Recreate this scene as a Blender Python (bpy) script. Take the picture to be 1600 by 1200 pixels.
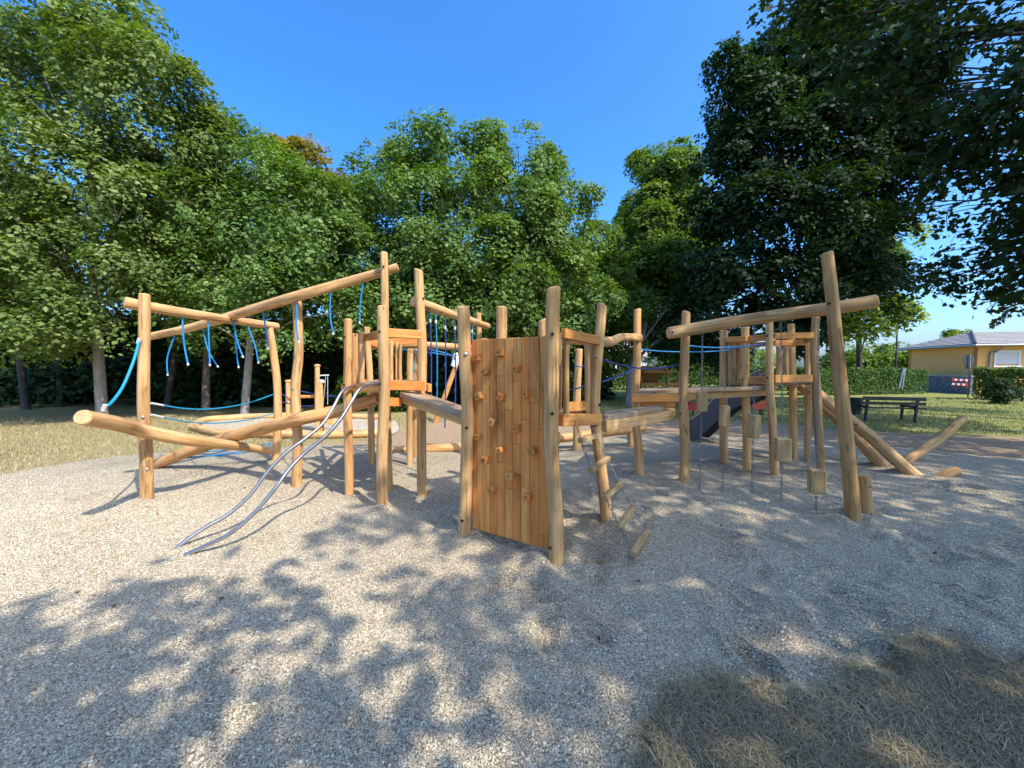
import bpy, math, random
import numpy as np
from mathutils import Vector, Matrix, noise as mnoise

for _o in list(bpy.data.objects):
    bpy.data.objects.remove(_o, do_unlink=True)
SC = bpy.context.scene
COL = SC.collection
R = math.radians

# ------------------------------------------------------------------ camera
FPX, CW, CH = 601.0, 1600.0, 1200.0
CAMZ, PITCH = 1.6, 2.67
cam_d = bpy.data.cameras.new('camera')
cam = bpy.data.objects.new('camera', cam_d)
COL.objects.link(cam)
cam.location = (0, 0, CAMZ)
cam.rotation_euler = (R(90 - PITCH), 0, 0)
cam_d.sensor_fit = 'HORIZONTAL'
cam_d.sensor_width = 36.0
cam_d.lens = 36.0 * FPX / CW
cam_d.clip_start = 0.05
cam_d.clip_end = 2000
SC.camera = cam

# ------------------------------------------------------------------ sky, sun, exposure
SUN_EL = 50.0
SUN_DIR = Vector((0.737, -0.676, 0)).normalized()          # horizontal direction towards the sun
world = bpy.data.worlds.new('World')
SC.world = world
world.use_nodes = True
wn = world.node_tree
wn.nodes.clear()
wo = wn.nodes.new('ShaderNodeOutputWorld')
bg = wn.nodes.new('ShaderNodeBackground')
sky = wn.nodes.new('ShaderNodeTexSky')
sky.sky_type = 'NISHITA'
sky.sun_disc = False
sky.sun_elevation = R(SUN_EL)
sky.sun_rotation = math.atan2(SUN_DIR.x, SUN_DIR.y)
sky.altitude = 300
sky.air_density = 1.0
sky.dust_density = 3.2
sky.ozone_density = 10.0
bg.inputs['Strength'].default_value = 0.15
hs_ = wn.nodes.new('ShaderNodeHueSaturation')
hs_.inputs['Saturation'].default_value = 1.18
wn.links.new(sky.outputs[0], hs_.inputs['Color'])
wn.links.new(hs_.outputs[0], bg.inputs[0])
wn.links.new(bg.outputs[0], wo.inputs[0])

sun_d = bpy.data.lights.new('sun', 'SUN')
sun_d.energy = 2.0
sun_d.angle = R(0.53)
sun_d.color = (1.0, 0.945, 0.87)
sun = bpy.data.objects.new('sun', sun_d)
COL.objects.link(sun)
_s = Vector((SUN_DIR.x * math.cos(R(SUN_EL)), SUN_DIR.y * math.cos(R(SUN_EL)), math.sin(R(SUN_EL))))
sun.rotation_euler = _s.to_track_quat('Z', 'Y').to_euler()
sun.location = _s * 60

SC.view_settings.view_transform = 'Standard'
SC.view_settings.look = 'None'
SC.view_settings.gamma = 1.0
SC.view_settings.exposure = 1.45
SC.view_settings.use_curve_mapping = False
SC.cycles.max_bounces = 4
SC.cycles.diffuse_bounces = 3
SC.cycles.glossy_bounces = 2
SC.cycles.transmission_bounces = 3
SC.cycles.caustics_reflective = False
SC.cycles.caustics_refractive = False

# ------------------------------------------------------------------ measuring helpers (photograph -> metres)
_cp, _sp = math.cos(R(PITCH)), math.sin(R(PITCH))
def ray(px, py):
    x = (px - CW / 2) / FPX
    y = (CH / 2 - py) / FPX
    return Vector((x, _cp + y * _sp, -_sp + y * _cp))
def at(px, py, Y):
    d = ray(px, py)
    return Vector((d.x * Y / d.y, Y, CAMZ + d.z * Y / d.y))
def gp(px, py, z=0.0):
    d = ray(px, py)
    t = (z - CAMZ) / d.z
    return Vector((d.x * t, d.y * t, z))

rng = np.random.default_rng(7)
random.seed(7)

# ------------------------------------------------------------------ object helpers
def tag(o, label=None, cat=None, group=None, kind=None):
    if label: o['label'] = label
    if cat: o['category'] = cat
    if group: o['group'] = group
    if kind: o['kind'] = kind
    return o
def thing(name, loc, label, cat, group=None):
    o = bpy.data.objects.new(name, None)
    o.empty_display_size = 0.2
    o.location = Vector(loc)
    COL.objects.link(o)
    return tag(o, label, cat, group)
def wloc(o):
    v = Vector((0, 0, 0))
    while o is not None:
        v += o.location
        o = o.parent
    return v
def link(name, me, parent=None, loc=None):
    o = bpy.data.objects.new(name, me)
    COL.objects.link(o)
    if parent is not None: o.parent = parent
    if loc is not None: o.location = loc
    return o
def copy_tree(o, parent=None):
    c = o.copy()
    COL.objects.link(c)
    c.parent = parent
    for ch in list(o.children):
        copy_tree(ch, c)
    return c

class MB:
    """collects geometry with a grain coordinate per vertex; build() links it as one mesh object"""
    def __init__(s):
        s.v, s.f, s.g, s.cap, s.sm = [], [], [], [], []
    def add(s, verts, faces, grain=None, cap=0.0, smooth=False):
        n = len(s.v)
        s.v += [tuple(p) for p in verts]
        s.g += [tuple(p) for p in (grain if grain is not None else verts)]
        s.cap += ([cap] * len(verts) if not isinstance(cap, list) else cap)
        s.f += [tuple(i + n for i in f) for f in faces]
        s.sm += [smooth] * len(faces)
        return s
    def build(s, name, mat, parent=None, tint=None):
        off = wloc(parent) if parent is not None else Vector((0, 0, 0))
        me = bpy.data.meshes.new(name)
        me.from_pydata([(p[0] - off.x, p[1] - off.y, p[2] - off.z) for p in s.v], [], s.f)
        me.polygons.foreach_set('use_smooth', s.sm)
        a = me.attributes.new('gr', 'FLOAT_VECTOR', 'POINT')
        a.data.foreach_set('vector', np.array(s.g, dtype=np.float32).ravel())
        a = me.attributes.new('cap', 'FLOAT', 'POINT')
        a.data.foreach_set('value', np.array(s.cap, dtype=np.float32))
        t = random.random() if tint is None else tint
        a = me.attributes.new('tint', 'FLOAT', 'POINT')
        a.data.foreach_set('value', np.full(len(s.v), t, dtype=np.float32))
        me.materials.append(mat)
        me.update()
        return link(name, me, parent)

def catmull(pts, per):
    P = [Vector(p) for p in pts]
    if len(P) == 2:
        return [P[0].lerp(P[1], i / per) for i in range(per + 1)]
    P = [P[0] * 2 - P[1]] + P + [P[-1] * 2 - P[-2]]
    out = []
    for i in range(1, len(P) - 2):
        a, b, c, d = P[i - 1:i + 3]
        for k in range(per):
            t = k / per
            out.append(0.5 * ((2 * b) + (c - a) * t + (2 * a - 5 * b + 4 * c - d) * t * t + (3 * b - a - 3 * c + d) * t ** 3))
    out.append(P[-2])
    return out

def log(mb, pts, radii, sides=14, step=0.12, rough=0.05, chamfer=0.010, slant0=None, slant1=None, wob=0.012, caps=True, seed=None):
    """a peeled round timber along a path: lumpy section, chamfered ends, optional slanted end cuts"""
    sd = random.random() * 100 if seed is None else seed
    P = [Vector(p) for p in pts]
    total = sum((P[i + 1] - P[i]).length for i in range(len(P) - 1))
    per = max(2, int(total / step / (len(P) - 1)))
    C = catmull(P, per)
    n = len(C)
    rad = np.interp(np.linspace(0, 1, n), np.linspace(0, 1, len(radii)), radii)
    for i in range(1, n - 1):
        k = i / n * total
        C[i] = C[i] + wob * Vector((mnoise.noise((k * 1.3, sd, 0)), mnoise.noise((k * 1.3, sd, 9)), 0.3 * mnoise.noise((k * 1.3, sd, 19))))
    T = [(C[min(i + 1, n - 1)] - C[max(i - 1, 0)]).normalized() for i in range(n)]
    up = Vector((0, 0, 1)) if abs(T[0].z) < 0.9 else Vector((0, 1, 0))
    nx = T[0].cross(up).normalized()
    verts, gr, rings = [], [], []
    L = 0.0
    go = Vector((random.uniform(-40, 40), random.uniform(-40, 40), random.uniform(-40, 40)))
    frames = []
    for i in range(n):
        if i: L += (C[i] - C[i - 1]).length
        nx = (nx - T[i] * nx.dot(T[i])).normalized()
        ny = T[i].cross(nx)
        frames.append((nx.copy(), ny.copy(), L))
    def ring(i, inset, push):
        nx, ny, L = frames[i]
        idx = []
        for k in range(sides):
            a = 2 * math.pi * k / sides
            ca, sa = math.cos(a), math.sin(a)
            rr = rad[i] * (1 + rough * 1.3 * mnoise.noise((ca * 0.9 + sd, sa * 0.9, L * 1.1)) + rough * 0.7 * mnoise.noise((ca * 2 + sd, sa * 2, L * 4 + 7)))
            rr = max(rr - inset, rr * 0.2)
            o = (nx * ca + ny * sa) * rr
            p = C[i] + o + T[i] * push
            sl = slant1 if i == n - 1 else (slant0 if i == 0 else None)
            if sl is not None:
                p = p + T[i] * (o.dot(Vector(sl)))
            idx.append(len(verts)); verts.append(p)
            gr.append(go + Vector((ca * rr, sa * rr, L)))
        return idx
    faces = []
    r0 = ring(0, 0, chamfer if caps else 0)
    prev = r0
    for i in range(1, n):
        cur = ring(i, 0, -chamfer if (i == n - 1 and caps) else 0)
        for k in range(sides):
            faces.append((prev[k], prev[(k + 1) % sides], cur[(k + 1) % sides], cur[k]))
        prev = cur
    mb.add(verts, faces, gr, 0.0, True)
    if caps:
        for i, base in ((0, r0), (n - 1, prev)):
            s = -1 if i == 0 else 1
            a = [verts[j] for j in base]; ga = [gr[j] for j in base]
            c = sum(a, Vector()) / sides
            b = [p + (c - p).normalized() * min(chamfer, (c - p).length * .3) + T[i] * s * chamfer for p in a]
            gb = [go + (g - go) * 0.88 for g in ga]
            cc = sum(b, Vector()) / sides
            gc = go + Vector((0.004, 0.003, frames[i][2]))
            vs = a + b + b + [cc]
            gs = ga + gb + gb + [gc]
            fs = []
            for k in range(sides):
                k2 = (k + 1) % sides
                q = (k, k2, sides + k2, sides + k)
                t = (2 * sides + k, 2 * sides + k2, 3 * sides)
                fs.append(q if s > 0 else q[::-1]); fs.append(t if s > 0 else t[::-1])
            # ring coordinates relative to the pith go into the cap flag so that growth rings can be drawn
            mb.add(vs, fs, gs, [0.0] * sides + [0.25] * sides + [1.0] * (sides + 1), False)
    return mb

def tube(mb, pts, r, sides=8, per=6, caps=True):
    C = catmull(pts, per)
    n = len(C)
    T = [(C[min(i + 1, n - 1)] - C[max(i - 1, 0)]).normalized() for i in range(n)]
    up = Vector((0, 0, 1)) if abs(T[0].z) < 0.9 else Vector((0, 1, 0))
    nx = T[0].cross(up).normalized()
    rr = r if isinstance(r, (list, tuple)) else [r]
    rad = np.interp(np.linspace(0, 1, n), np.linspace(0, 1, len(rr)), rr) if len(rr) > 1 else [rr[0]] * n
    verts, gr, faces = [], [], []
    L = 0
    for i in range(n):
        if i: L += (C[i] - C[i - 1]).length
        nx = (nx - T[i] * nx.dot(T[i])).normalized()
        ny = T[i].cross(nx)
        for k in range(sides):
            a = 2 * math.pi * k / sides
            verts.append(C[i] + (nx * math.cos(a) + ny * math.sin(a)) * rad[i])
            gr.append((math.cos(a) * rad[i], math.sin(a) * rad[i], L))
    for i in range(n - 1):
        for k in range(sides):
            k2 = (k + 1) % sides
            faces.append((i * sides + k, i * sides + k2, (i + 1) * sides + k2, (i + 1) * sides + k))
    mb.add(verts, faces, gr, 0.0, True)
    if caps:
        mb.add(verts[:sides], [tuple(range(sides))[::-1]], gr[:sides])
        mb.add(verts[-sides:], [tuple(range(sides))], gr[-sides:])
    return mb

def hexa(mb, c8, ch=0.006, jitter=True):
    """chamfered board from 8 corners: bottom 0-3 (ccw), top 4-7; grain runs along edge 0-1"""
    c = [Vector(p) for p in c8]
    axis = (c[1] - c[0]); Lx = axis.length; Ly = (c[3] - c[0]).length; Lz = (c[4] - c[0]).length
    ctr = sum(c, Vector()) / 8
    go = Vector((random.uniform(-40, 40), random.uniform(-40, 40), random.uniform(-40, 40))) if jitter else Vector()
    # trilinear map, each corner split in three
    def tri(u, v, w):
        b = c[0].lerp(c[1], u).lerp(c[3].lerp(c[2], u), v)
        t = c[4].lerp(c[5], u).lerp(c[7].lerp(c[6], u), v)
        return b.lerp(t, w)
    eu, ev, ew = min(.3, ch / Lx), min(.3, ch / Ly), min(.3, ch / Lz)
    V, G, idx = [], [], {}
    for i in (0, 1):
        for j in (0, 1):
            for k in (0, 1):
                for ax in (0, 1, 2):
                    u = (eu if i == 0 else 1 - eu) if ax != 0 else float(i)
                    v = (ev if j == 0 else 1 - ev) if ax != 1 else float(j)
                    w = (ew if k == 0 else 1 - ew) if ax != 2 else float(k)
                    idx[(i, j, k, ax)] = len(V)
                    V.append(tri(u, v, w)); G.append(go + Vector((v * Ly, w * Lz, u * Lx)))
    F = []
    def face(keys):
        q = [idx[k] for k in keys]
        p = [V[i] for i in q]
        nrm = (p[1] - p[0]).cross(p[2] - p[0])
        m = sum(p, Vector()) / len(p)
        if nrm.dot(m - ctr) < 0: q = q[::-1]
        F.append(tuple(q))
    for s in (0, 1):
        face([(s, 0, 0, 0), (s, 1, 0, 0), (s, 1, 1, 0), (s, 0, 1, 0)])
        face([(0, s, 0, 1), (1, s, 0, 1), (1, s, 1, 1), (0, s, 1, 1)])
        face([(0, 0, s, 2), (1, 0, s, 2), (1, 1, s, 2), (0, 1, s, 2)])
    for a in (0, 1):
        for b in (0, 1):
            face([(0, a, b, 1), (1, a, b, 1), (1, a, b, 2), (0, a, b, 2)])
            face([(a, 0, b, 0), (a, 1, b, 0), (a, 1, b, 2), (a, 0, b, 2)])
            face([(a, b, 0, 0), (a, b, 1, 0), (a, b, 1, 1), (a, b, 0, 1)])
            for d in (0, 1):
                face([(a, b, d, 0), (a, b, d, 1), (a, b, d, 2)])
    mb.add(V, F, G, 0.0, False)
    return mb

def bar(mb, p0, p1, w, h, up=(0, 0, 1), ch=0.006):
    """squared timber from p0 to p1, w wide, h high along up"""
    p0, p1, up = Vector(p0), Vector(p1), Vector(up)
    t = (p1 - p0).normalized()
    s = t.cross(up).normalized()
    u = s.cross(t)
    a, b = s * w / 2, u * h / 2
    return hexa(mb, [p0 - a - b, p1 - a - b, p1 + a - b, p0 + a - b, p0 - a + b, p1 - a + b, p1 + a + b, p0 + a + b], ch)

def box(mb, c, s, rz=0.0, ch=0.006, rot=None):
    c = Vector(c)
    m = rot if rot is not None else Matrix.Rotation(rz, 3, 'Z')
    x, y, z = s[0] / 2, s[1] / 2, s[2] / 2
    q = [(-x, -y, -z), (x, -y, -z), (x, y, -z), (-x, y, -z), (-x, -y, z), (x, -y, z), (x, y, z), (-x, y, z)]
    return hexa(mb, [c + m @ Vector(p) for p in q], ch)

def chain(mb, p0, p1, wire=0.0036, pitch=0.036, wid=0.012, sag=0.0):
    """welded chain: alternating oval links"""
    p0, p1 = Vector(p0), Vector(p1)
    L = (p1 - p0).length
    n = max(2, int(L / pitch))
    t = (p1 - p0).normalized()
    up = Vector((0, 1, 0)) if abs(t.z) > 0.8 else Vector((0, 0, 1))
    a = t.cross(up).normalized(); b = t.cross(a)
    hl = pitch * 0.5 + wire * 1.2
    S, Q = 8, 5
    for i in range(n):
        f = (i + 0.5) / n
        c = p0.lerp(p1, f) - Vector((0, 0, sag * 4 * f * (1 - f)))
        e = a if i % 2 == 0 else b
        g = b if i % 2 == 0 else a
        V, F = [], []
        for k in range(S):
            th = 2 * math.pi * (k + .5) / S
            d = t * math.cos(th) + e * math.sin(th)
            m = c + t * (math.cos(th) * hl) + e * (math.sin(th) * wid)
            for q in range(Q):
                ph = 2 * math.pi * q / Q
                V.append(m + (d * math.cos(ph) + g * math.sin(ph)) * wire)
        for k in range(S):
            for q in range(Q):
                F.append((k * Q + q, k * Q + (q + 1) % Q, ((k + 1) % S) * Q + (q + 1) % Q, ((k + 1) % S) * Q + q))
        mb.add(V, F, None, 0.0, True)
    return mb

# ------------------------------------------------------------------ materials
def newmat(name):
    m = bpy.data.materials.new(name)
    m.use_nodes = True
    nt = m.node_tree
    nt.nodes.clear()
    out = nt.nodes.new('ShaderNodeOutputMaterial')
    return m, nt, out
def nd(nt, t, **kw):
    n = nt.nodes.new(t)
    for k, v in kw.items():
        if k.startswith('i_'):
            n.inputs[k[2:].replace('_', ' ')].default_value = v
        else:
            setattr(n, k, v)
    return n
def ramp(nt, stops, interp='LINEAR'):
    n = nt.nodes.new('ShaderNodeValToRGB')
    n.color_ramp.interpolation = interp
    el = n.color_ramp.elements
    while len(el) > 1: el.remove(el[-1])
    el[0].position = stops[0][0]; el[0].color = (*stops[0][1], 1)
    for p, c in stops[1:]:
        e = el.new(p); e.color = (*c, 1)
    return n
def mixc(nt, a, b, fac, blend='MIX'):
    n = nt.nodes.new('ShaderNodeMix')
    n.data_type = 'RGBA'; n.blend_type = blend
    L = nt.links
    for s, v in ((6, a), (7, b), (0, fac)):
        if hasattr(v, 'links') or hasattr(v, 'is_output'): L.new(v, n.inputs[s])
        elif s == 0: n.inputs[0].default_value = v
        else: n.inputs[s].default_value = (*v, 1)
    return n.outputs[2]
def math_n(nt, op, a, b=None, clamp=False):
    n = nt.nodes.new('ShaderNodeMath'); n.operation = op; n.use_clamp = clamp
    for i, v in enumerate((a, b)):
        if v is None: continue
        if isinstance(v, (int, float)): n.inputs[i].default_value = v
        else: nt.links.new(v, n.inputs[i])
    return n.outputs[0]

def wood_mat(name, light, mid, dark, rough=0.62, grey=0.0, heart=None, flaws=1.0):
    m, nt, out = newmat(name)
    L = nt.links
    at_ = nd(nt, 'ShaderNodeAttribute', attribute_name='gr')
    ti = nd(nt, 'ShaderNodeAttribute', attribute_name='tint')
    ca = nd(nt, 'ShaderNodeAttribute', attribute_name='cap')
    mp = nd(nt, 'ShaderNodeMapping'); mp.inputs['Scale'].default_value = (1, 1, 0.055)
    L.new(at_.outputs['Vector'], mp.inputs[0])
    n1 = nd(nt, 'ShaderNodeTexNoise', i_Scale=38.0, i_Detail=5.0, i_Roughness=0.6)
    L.new(mp.outputs[0], n1.inputs[0])
    mp2 = nd(nt, 'ShaderNodeMapping'); mp2.inputs['Scale'].default_value = (1, 1, 0.22)
    L.new(at_.outputs['Vector'], mp2.inputs[0])
    n2 = nd(nt, 'ShaderNodeTexNoise', i_Scale=6.5, i_Detail=4.0, i_Roughness=0.55, i_Distortion=0.4)
    L.new(mp2.outputs[0], n2.inputs[0])
    c1 = ramp(nt, [(0.25, dark), (0.46, mid), (0.70, light)])
    L.new(n1.outputs['Fac'], c1.inputs[0])
    c2 = ramp(nt, [(0.28, (0.50, 0.44, 0.40)), (0.42, (0.86, 0.83, 0.80)), (0.55, (1, 1, 1)), (0.74, (1.15, 1.12, 1.08))])
    L.new(n2.outputs['Fac'], c2.inputs[0])
    col = mixc(nt, c1.outputs[0], c2.outputs[0], 0.9, 'MULTIPLY')
    # sapwood / heartwood and per-piece tint
    ct = ramp(nt, [(0.0, (0.70, 0.62, 0.52)), (0.35, (0.95, 0.91, 0.86)), (0.65, (1.08, 1.0, 0.92)), (1.0, (0.94, 0.72, 0.54) if heart is None else heart)])
    L.new(ti.outputs['Fac'], ct.inputs[0])
    col = mixc(nt, col, ct.outputs[0], 1.0, 'MULTIPLY')
    # drying checks: long thin dark splits
    mp3 = nd(nt, 'ShaderNodeMapping'); mp3.inputs['Scale'].default_value = (1, 1, 0.035)
    L.new(at_.outputs['Vector'], mp3.inputs[0])
    vo = nd(nt, 'ShaderNodeTexVoronoi', feature='DISTANCE_TO_EDGE', i_Scale=11.0)
    L.new(mp3.outputs[0], vo.inputs['Vector'])
    lm = math_n(nt, 'LESS_THAN', vo.outputs['Distance'], 0.024)
    n4 = nd(nt, 'ShaderNodeTexNoise', i_Scale=3.0)
    L.new(at_.outputs['Vector'], n4.inputs[0])
    gate = math_n(nt, 'GREATER_THAN', n4.outputs['Fac'], 0.52)
    crack = math_n(nt, 'MULTIPLY', lm, gate)
    crack = math_n(nt, 'MULTIPLY', crack, math_n(nt, 'LESS_THAN', ca.outputs['Fac'], 0.5))
    col = mixc(nt, col, (dark[0] * .25, dark[1] * .22, dark[2] * .2), math_n(nt, 'MULTIPLY', crack, 0.75 * flaws))
    # knots
    mpk = nd(nt, 'ShaderNodeMapping'); mpk.inputs['Scale'].default_value = (1, 1, 0.55)
    L.new(at_.outputs['Vector'], mpk.inputs[0])
    vk = nd(nt, 'ShaderNodeTexVoronoi', i_Scale=3.1)
    L.new(mpk.outputs[0], vk.inputs['Vector'])
    kr = ramp(nt, [(0.0, (1, 1, 1)), (0.055, (0.8, 0.8, 0.8)), (0.10, (0, 0, 0))])
    L.new(vk.outputs['Distance'], kr.inputs[0])
    col = mixc(nt, col, (dark[0] * .45, dark[1] * .36, dark[2] * .3), math_n(nt, 'MULTIPLY', kr.outputs[0], 0.8 * flaws))
    # end grain
    n5 = nd(nt, 'ShaderNodeTexNoise', i_Scale=60.0, i_Detail=3.0)
    L.new(at_.outputs['Vector'], n5.inputs[0])
    eg = ramp(nt, [(0.3, tuple(0.75 * c for c in mid)), (0.7, tuple(1.1 * c for c in light))])
    L.new(n5.outputs['Fac'], eg.inputs[0])
    capf = math_n(nt, 'GREATER_THAN', ca.outputs['Fac'], 0.6)
    col = mixc(nt, col, eg.outputs[0], math_n(nt, 'MULTIPLY', capf, 0.75))
    if grey > 0:
        n6 = nd(nt, 'ShaderNodeTexNoise', i_Scale=2.3, i_Detail=3.0)
        L.new(at_.outputs['Vector'], n6.inputs[0])
        gg = ramp(nt, [(0.42, (0, 0, 0)), (0.62, (1, 1, 1))])
        L.new(n6.outputs['Fac'], gg.inputs[0])
        col = mixc(nt, col, (0.33, 0.30, 0.26), math_n(nt, 'MULTIPLY', gg.outputs[0], grey))
    b = nd(nt, 'ShaderNodeBsdfPrincipled')
    b.inputs['Roughness'].default_value = rough
    b.inputs['Specular IOR Level'].default_value = 0.2
    L.new(col, b.inputs['Base Color'])
    hgt = math_n(nt, 'SUBTRACT', n1.outputs['Fac'], math_n(nt, 'MULTIPLY', crack, 1.5 * flaws))
    bp = nd(nt, 'ShaderNodeBump', i_Strength=0.35, i_Distance=0.004)
    L.new(hgt, bp.inputs['Height'])
    L.new(bp.outputs[0], b.inputs['Normal'])
    L.new(b.outputs[0], out.inputs[0])
    return m

def plain(name, col, rough=0.6, metal=0.0, var=0.15, scale=12.0, bump=0.0):
    m, nt, out = newmat(name)
    L = nt.links
    tc = nd(nt, 'ShaderNodeTexCoord')
    n = nd(nt, 'ShaderNodeTexNoise', i_Scale=scale, i_Detail=5.0)
    L.new(tc.outputs['Object'], n.inputs[0])
    r = ramp(nt, [(0.3, tuple(c * (1 - var) for c in col)), (0.7, tuple(min(1, c * (1 + var)) for c in col))])
    L.new(n.outputs['Fac'], r.inputs[0])
    b = nd(nt, 'ShaderNodeBsdfPrincipled')
    b.inputs['Roughness'].default_value = rough
    b.inputs['Metallic'].default_value = metal
    L.new(r.outputs[0], b.inputs['Base Color'])
    if bump:
        bp = nd(nt, 'ShaderNodeBump', i_Strength=0.6, i_Distance=bump)
        L.new(n.outputs['Fac'], bp.inputs['Height']); L.new(bp.outputs[0], b.inputs['Normal'])
    L.new(b.outputs[0], out.inputs[0])
    return m

def rope_mat(name, col):
    m, nt, out = newmat(name)
    L = nt.links
    a = nd(nt, 'ShaderNodeAttribute', attribute_name='gr')
    w = nd(nt, 'ShaderNodeTexWave', i_Scale=28.0, i_Distortion=1.5)
    w.wave_type = 'BANDS'; w.bands_direction = 'DIAGONAL'
    L.new(a.outputs['Vector'], w.inputs[0])
    r = ramp(nt, [(0.2, tuple(c * .7 for c in col)), (0.8, col)])
    L.new(w.outputs['Fac'], r.inputs[0])
    b = nd(nt, 'ShaderNodeBsdfPrincipled'); b.inputs['Roughness'].default_value = 0.55
    L.new(r.outputs[0], b.inputs['Base Color'])
    bp = nd(nt, 'ShaderNodeBump', i_Strength=0.5, i_Distance=0.003)
    L.new(w.outputs['Fac'], bp.inputs['Height']); L.new(bp.outputs[0], b.inputs['Normal'])
    L.new(b.outputs[0], out.inputs[0])
    return m

def leaf_mat(name, c_dark, c_mid, c_light, trans=0.35):
    c_dark, c_mid, c_light = [(c[0] * .82, c[1] * .88, c[2] * .74) for c in (c_dark, c_mid, c_light)]
    m, nt, out = newmat(name)
    L = nt.links
    t = nd(nt, 'ShaderNodeAttribute', attribute_name='tint')
    r = ramp(nt, [(0.0, c_dark), (0.55, c_mid), (0.9, c_light), (1.0, tuple(min(1, c * 1.25) for c in c_light))])
    L.new(t.outputs['Fac'], r.inputs[0])
    geo = nd(nt, 'ShaderNodeNewGeometry')
    under = mixc(nt, r.outputs[0], (1.25, 1.2, 1.5), 1.0, 'MULTIPLY')
    fc = mixc(nt, r.outputs[0], under, geo.outputs['Backfacing'])
    b = nd(nt, 'ShaderNodeBsdfPrincipled')
    b.inputs['Roughness'].default_value = 0.55
    b.inputs['Specular IOR Level'].default_value = 0.22
    L.new(fc, b.inputs['Base Color'])
    tr = nd(nt, 'ShaderNodeBsdfTranslucent')
    tcol = mixc(nt, r.outputs[0], (1.9, 1.9, 0.5), 1.0, 'MULTIPLY')
    L.new(tcol, tr.inputs[0])
    mx = nd(nt, 'ShaderNodeMixShader'); mx.inputs[0].default_value = trans
    L.new(b.outputs[0], mx.inputs[1]); L.new(tr.outputs[0], mx.inputs[2])
    L.new(mx.outputs[0], out.inputs[0])
    return m

def bark_mat(name, c1, c2):
    m, nt, out = newmat(name)
    L = nt.links
    tc = nd(nt, 'ShaderNodeTexCoord')
    mp = nd(nt, 'ShaderNodeMapping'); mp.inputs['Scale'].default_value = (1, 1, 0.25)
    L.new(tc.outputs['Object'], mp.inputs[0])
    n = nd(nt, 'ShaderNodeTexNoise', i_Scale=9.0, i_Detail=8.0, i_Roughness=0.65)
    L.new(mp.outputs[0], n.inputs[0])
    r = ramp(nt, [(0.3, c1), (0.65, c2)])
    L.new(n.outputs['Fac'], r.inputs[0])
    b = nd(nt, 'ShaderNodeBsdfPrincipled'); b.inputs['Roughness'].default_value = 0.9
    L.new(r.outputs[0], b.inputs['Base Color'])
    bp = nd(nt, 'ShaderNodeBump', i_Strength=0.8, i_Distance=0.03)
    L.new(n.outputs['Fac'], bp.inputs['Height']); L.new(bp.outputs[0], b.inputs['Normal'])
    L.new(b.outputs[0], out.inputs[0])
    return m

M = {}
M['log'] = wood_mat('peeled robinia timber', (0.79, 0.535, 0.275), (0.66, 0.410, 0.180), (0.42, 0.235, 0.090), rough=.78, flaws=.65)
M['board'] = wood_mat('sawn larch board', (0.92, 0.485, 0.165), (0.82, 0.385, 0.110), (0.58, 0.235, 0.060), heart=(0.90, 0.64, 0.47), flaws=.25)
M['deck'] = wood_mat('deck plank', (0.50, 0.37, 0.21), (0.42, 0.29, 0.15), (0.28, 0.18, 0.09), grey=0.55)
M['block'] = wood_mat('pale sawn block', (0.66, 0.50, 0.26), (0.58, 0.41, 0.19), (0.42, 0.27, 0.12))
M['steel'] = plain('brushed stainless steel', (0.60, 0.55, 0.48), 0.33, 1.0, 0.12, 14)
M['chain'] = plain('galvanised chain', (0.26, 0.26, 0.26), 0.5, 0.6, 0.15, 60)
M['bolt'] = plain('dark bolt recess', (0.035, 0.03, 0.028), 0.5, 0.3)
M['boltsteel'] = plain('zinc bolt head', (0.5, 0.5, 0.5), 0.35, 0.9)
M['rope'] = rope_mat('blue rope', (0.015, 0.28, 0.62))
M['rope2'] = rope_mat('dark blue rope', (0.02, 0.07, 0.30))
M['cyan'] = rope_mat('turquoise rope', (0.012, 0.34, 0.55))
M['ferrule'] = plain('white rope ferrule', (0.72, 0.72, 0.70), 0.4, 0.2)
M['slideside'] = plain('anthracite slide panel', (0.085, 0.09, 0.10), 0.5, 0.0, 0.1, 4)
M['dark'] = plain('dark stained plank', (0.035, 0.030, 0.028), 0.6, 0.0, 0.3, 8)
M['iron'] = plain('dark painted iron', (0.03, 0.035, 0.06), 0.45, 0.2)
M['greyiron'] = plain('grey galvanised post', (0.33, 0.34, 0.35), 0.45, 0.6)
M['white'] = plain('white paint', (0.78, 0.78, 0.76), 0.5, 0.0, 0.05)
M['red'] = plain('red plastic', (0.55, 0.02, 0.03), 0.4, 0.0, 0.1)
M['orange'] = plain('orange red panel', (0.72, 0.09, 0.02), 0.45, 0.0, 0.1)
M['green'] = plain('green panel', (0.05, 0.25, 0.06), 0.45, 0.0, 0.1)
M['stone'] = plain('grey stone wall', (0.14, 0.14, 0.15), 0.85, 0.0, 0.6, 7, 0.03)
M['yellow'] = plain('ochre render', (0.90, 0.44, 0.15), 0.9, 0.0, 0.05, 3)
M['bark'] = bark_mat('tree bark', (0.07, 0.055, 0.042), (0.22, 0.18, 0.14))
M['barkpale'] = bark_mat('pale tree bark', (0.16, 0.14, 0.115), (0.38, 0.34, 0.29))
M['barkdark'] = bark_mat('dark tree bark', (0.03, 0.025, 0.02), (0.09, 0.075, 0.06))
M['leaf'] = leaf_mat('maple leaf', (0.069, 0.119, 0.022), (0.155, 0.211, 0.048), (0.265, 0.301, 0.099), .30)
M['leaf2'] = leaf_mat('linden leaf', (0.059, 0.119, 0.022), (0.129, 0.211, 0.045), (0.231, 0.301, 0.086), .30)
M['leafy'] = leaf_mat('fresh yellow green leaf', (0.077, 0.133, 0.017), (0.14, 0.211, 0.03), (0.239, 0.295, 0.063), 0.4)
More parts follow.
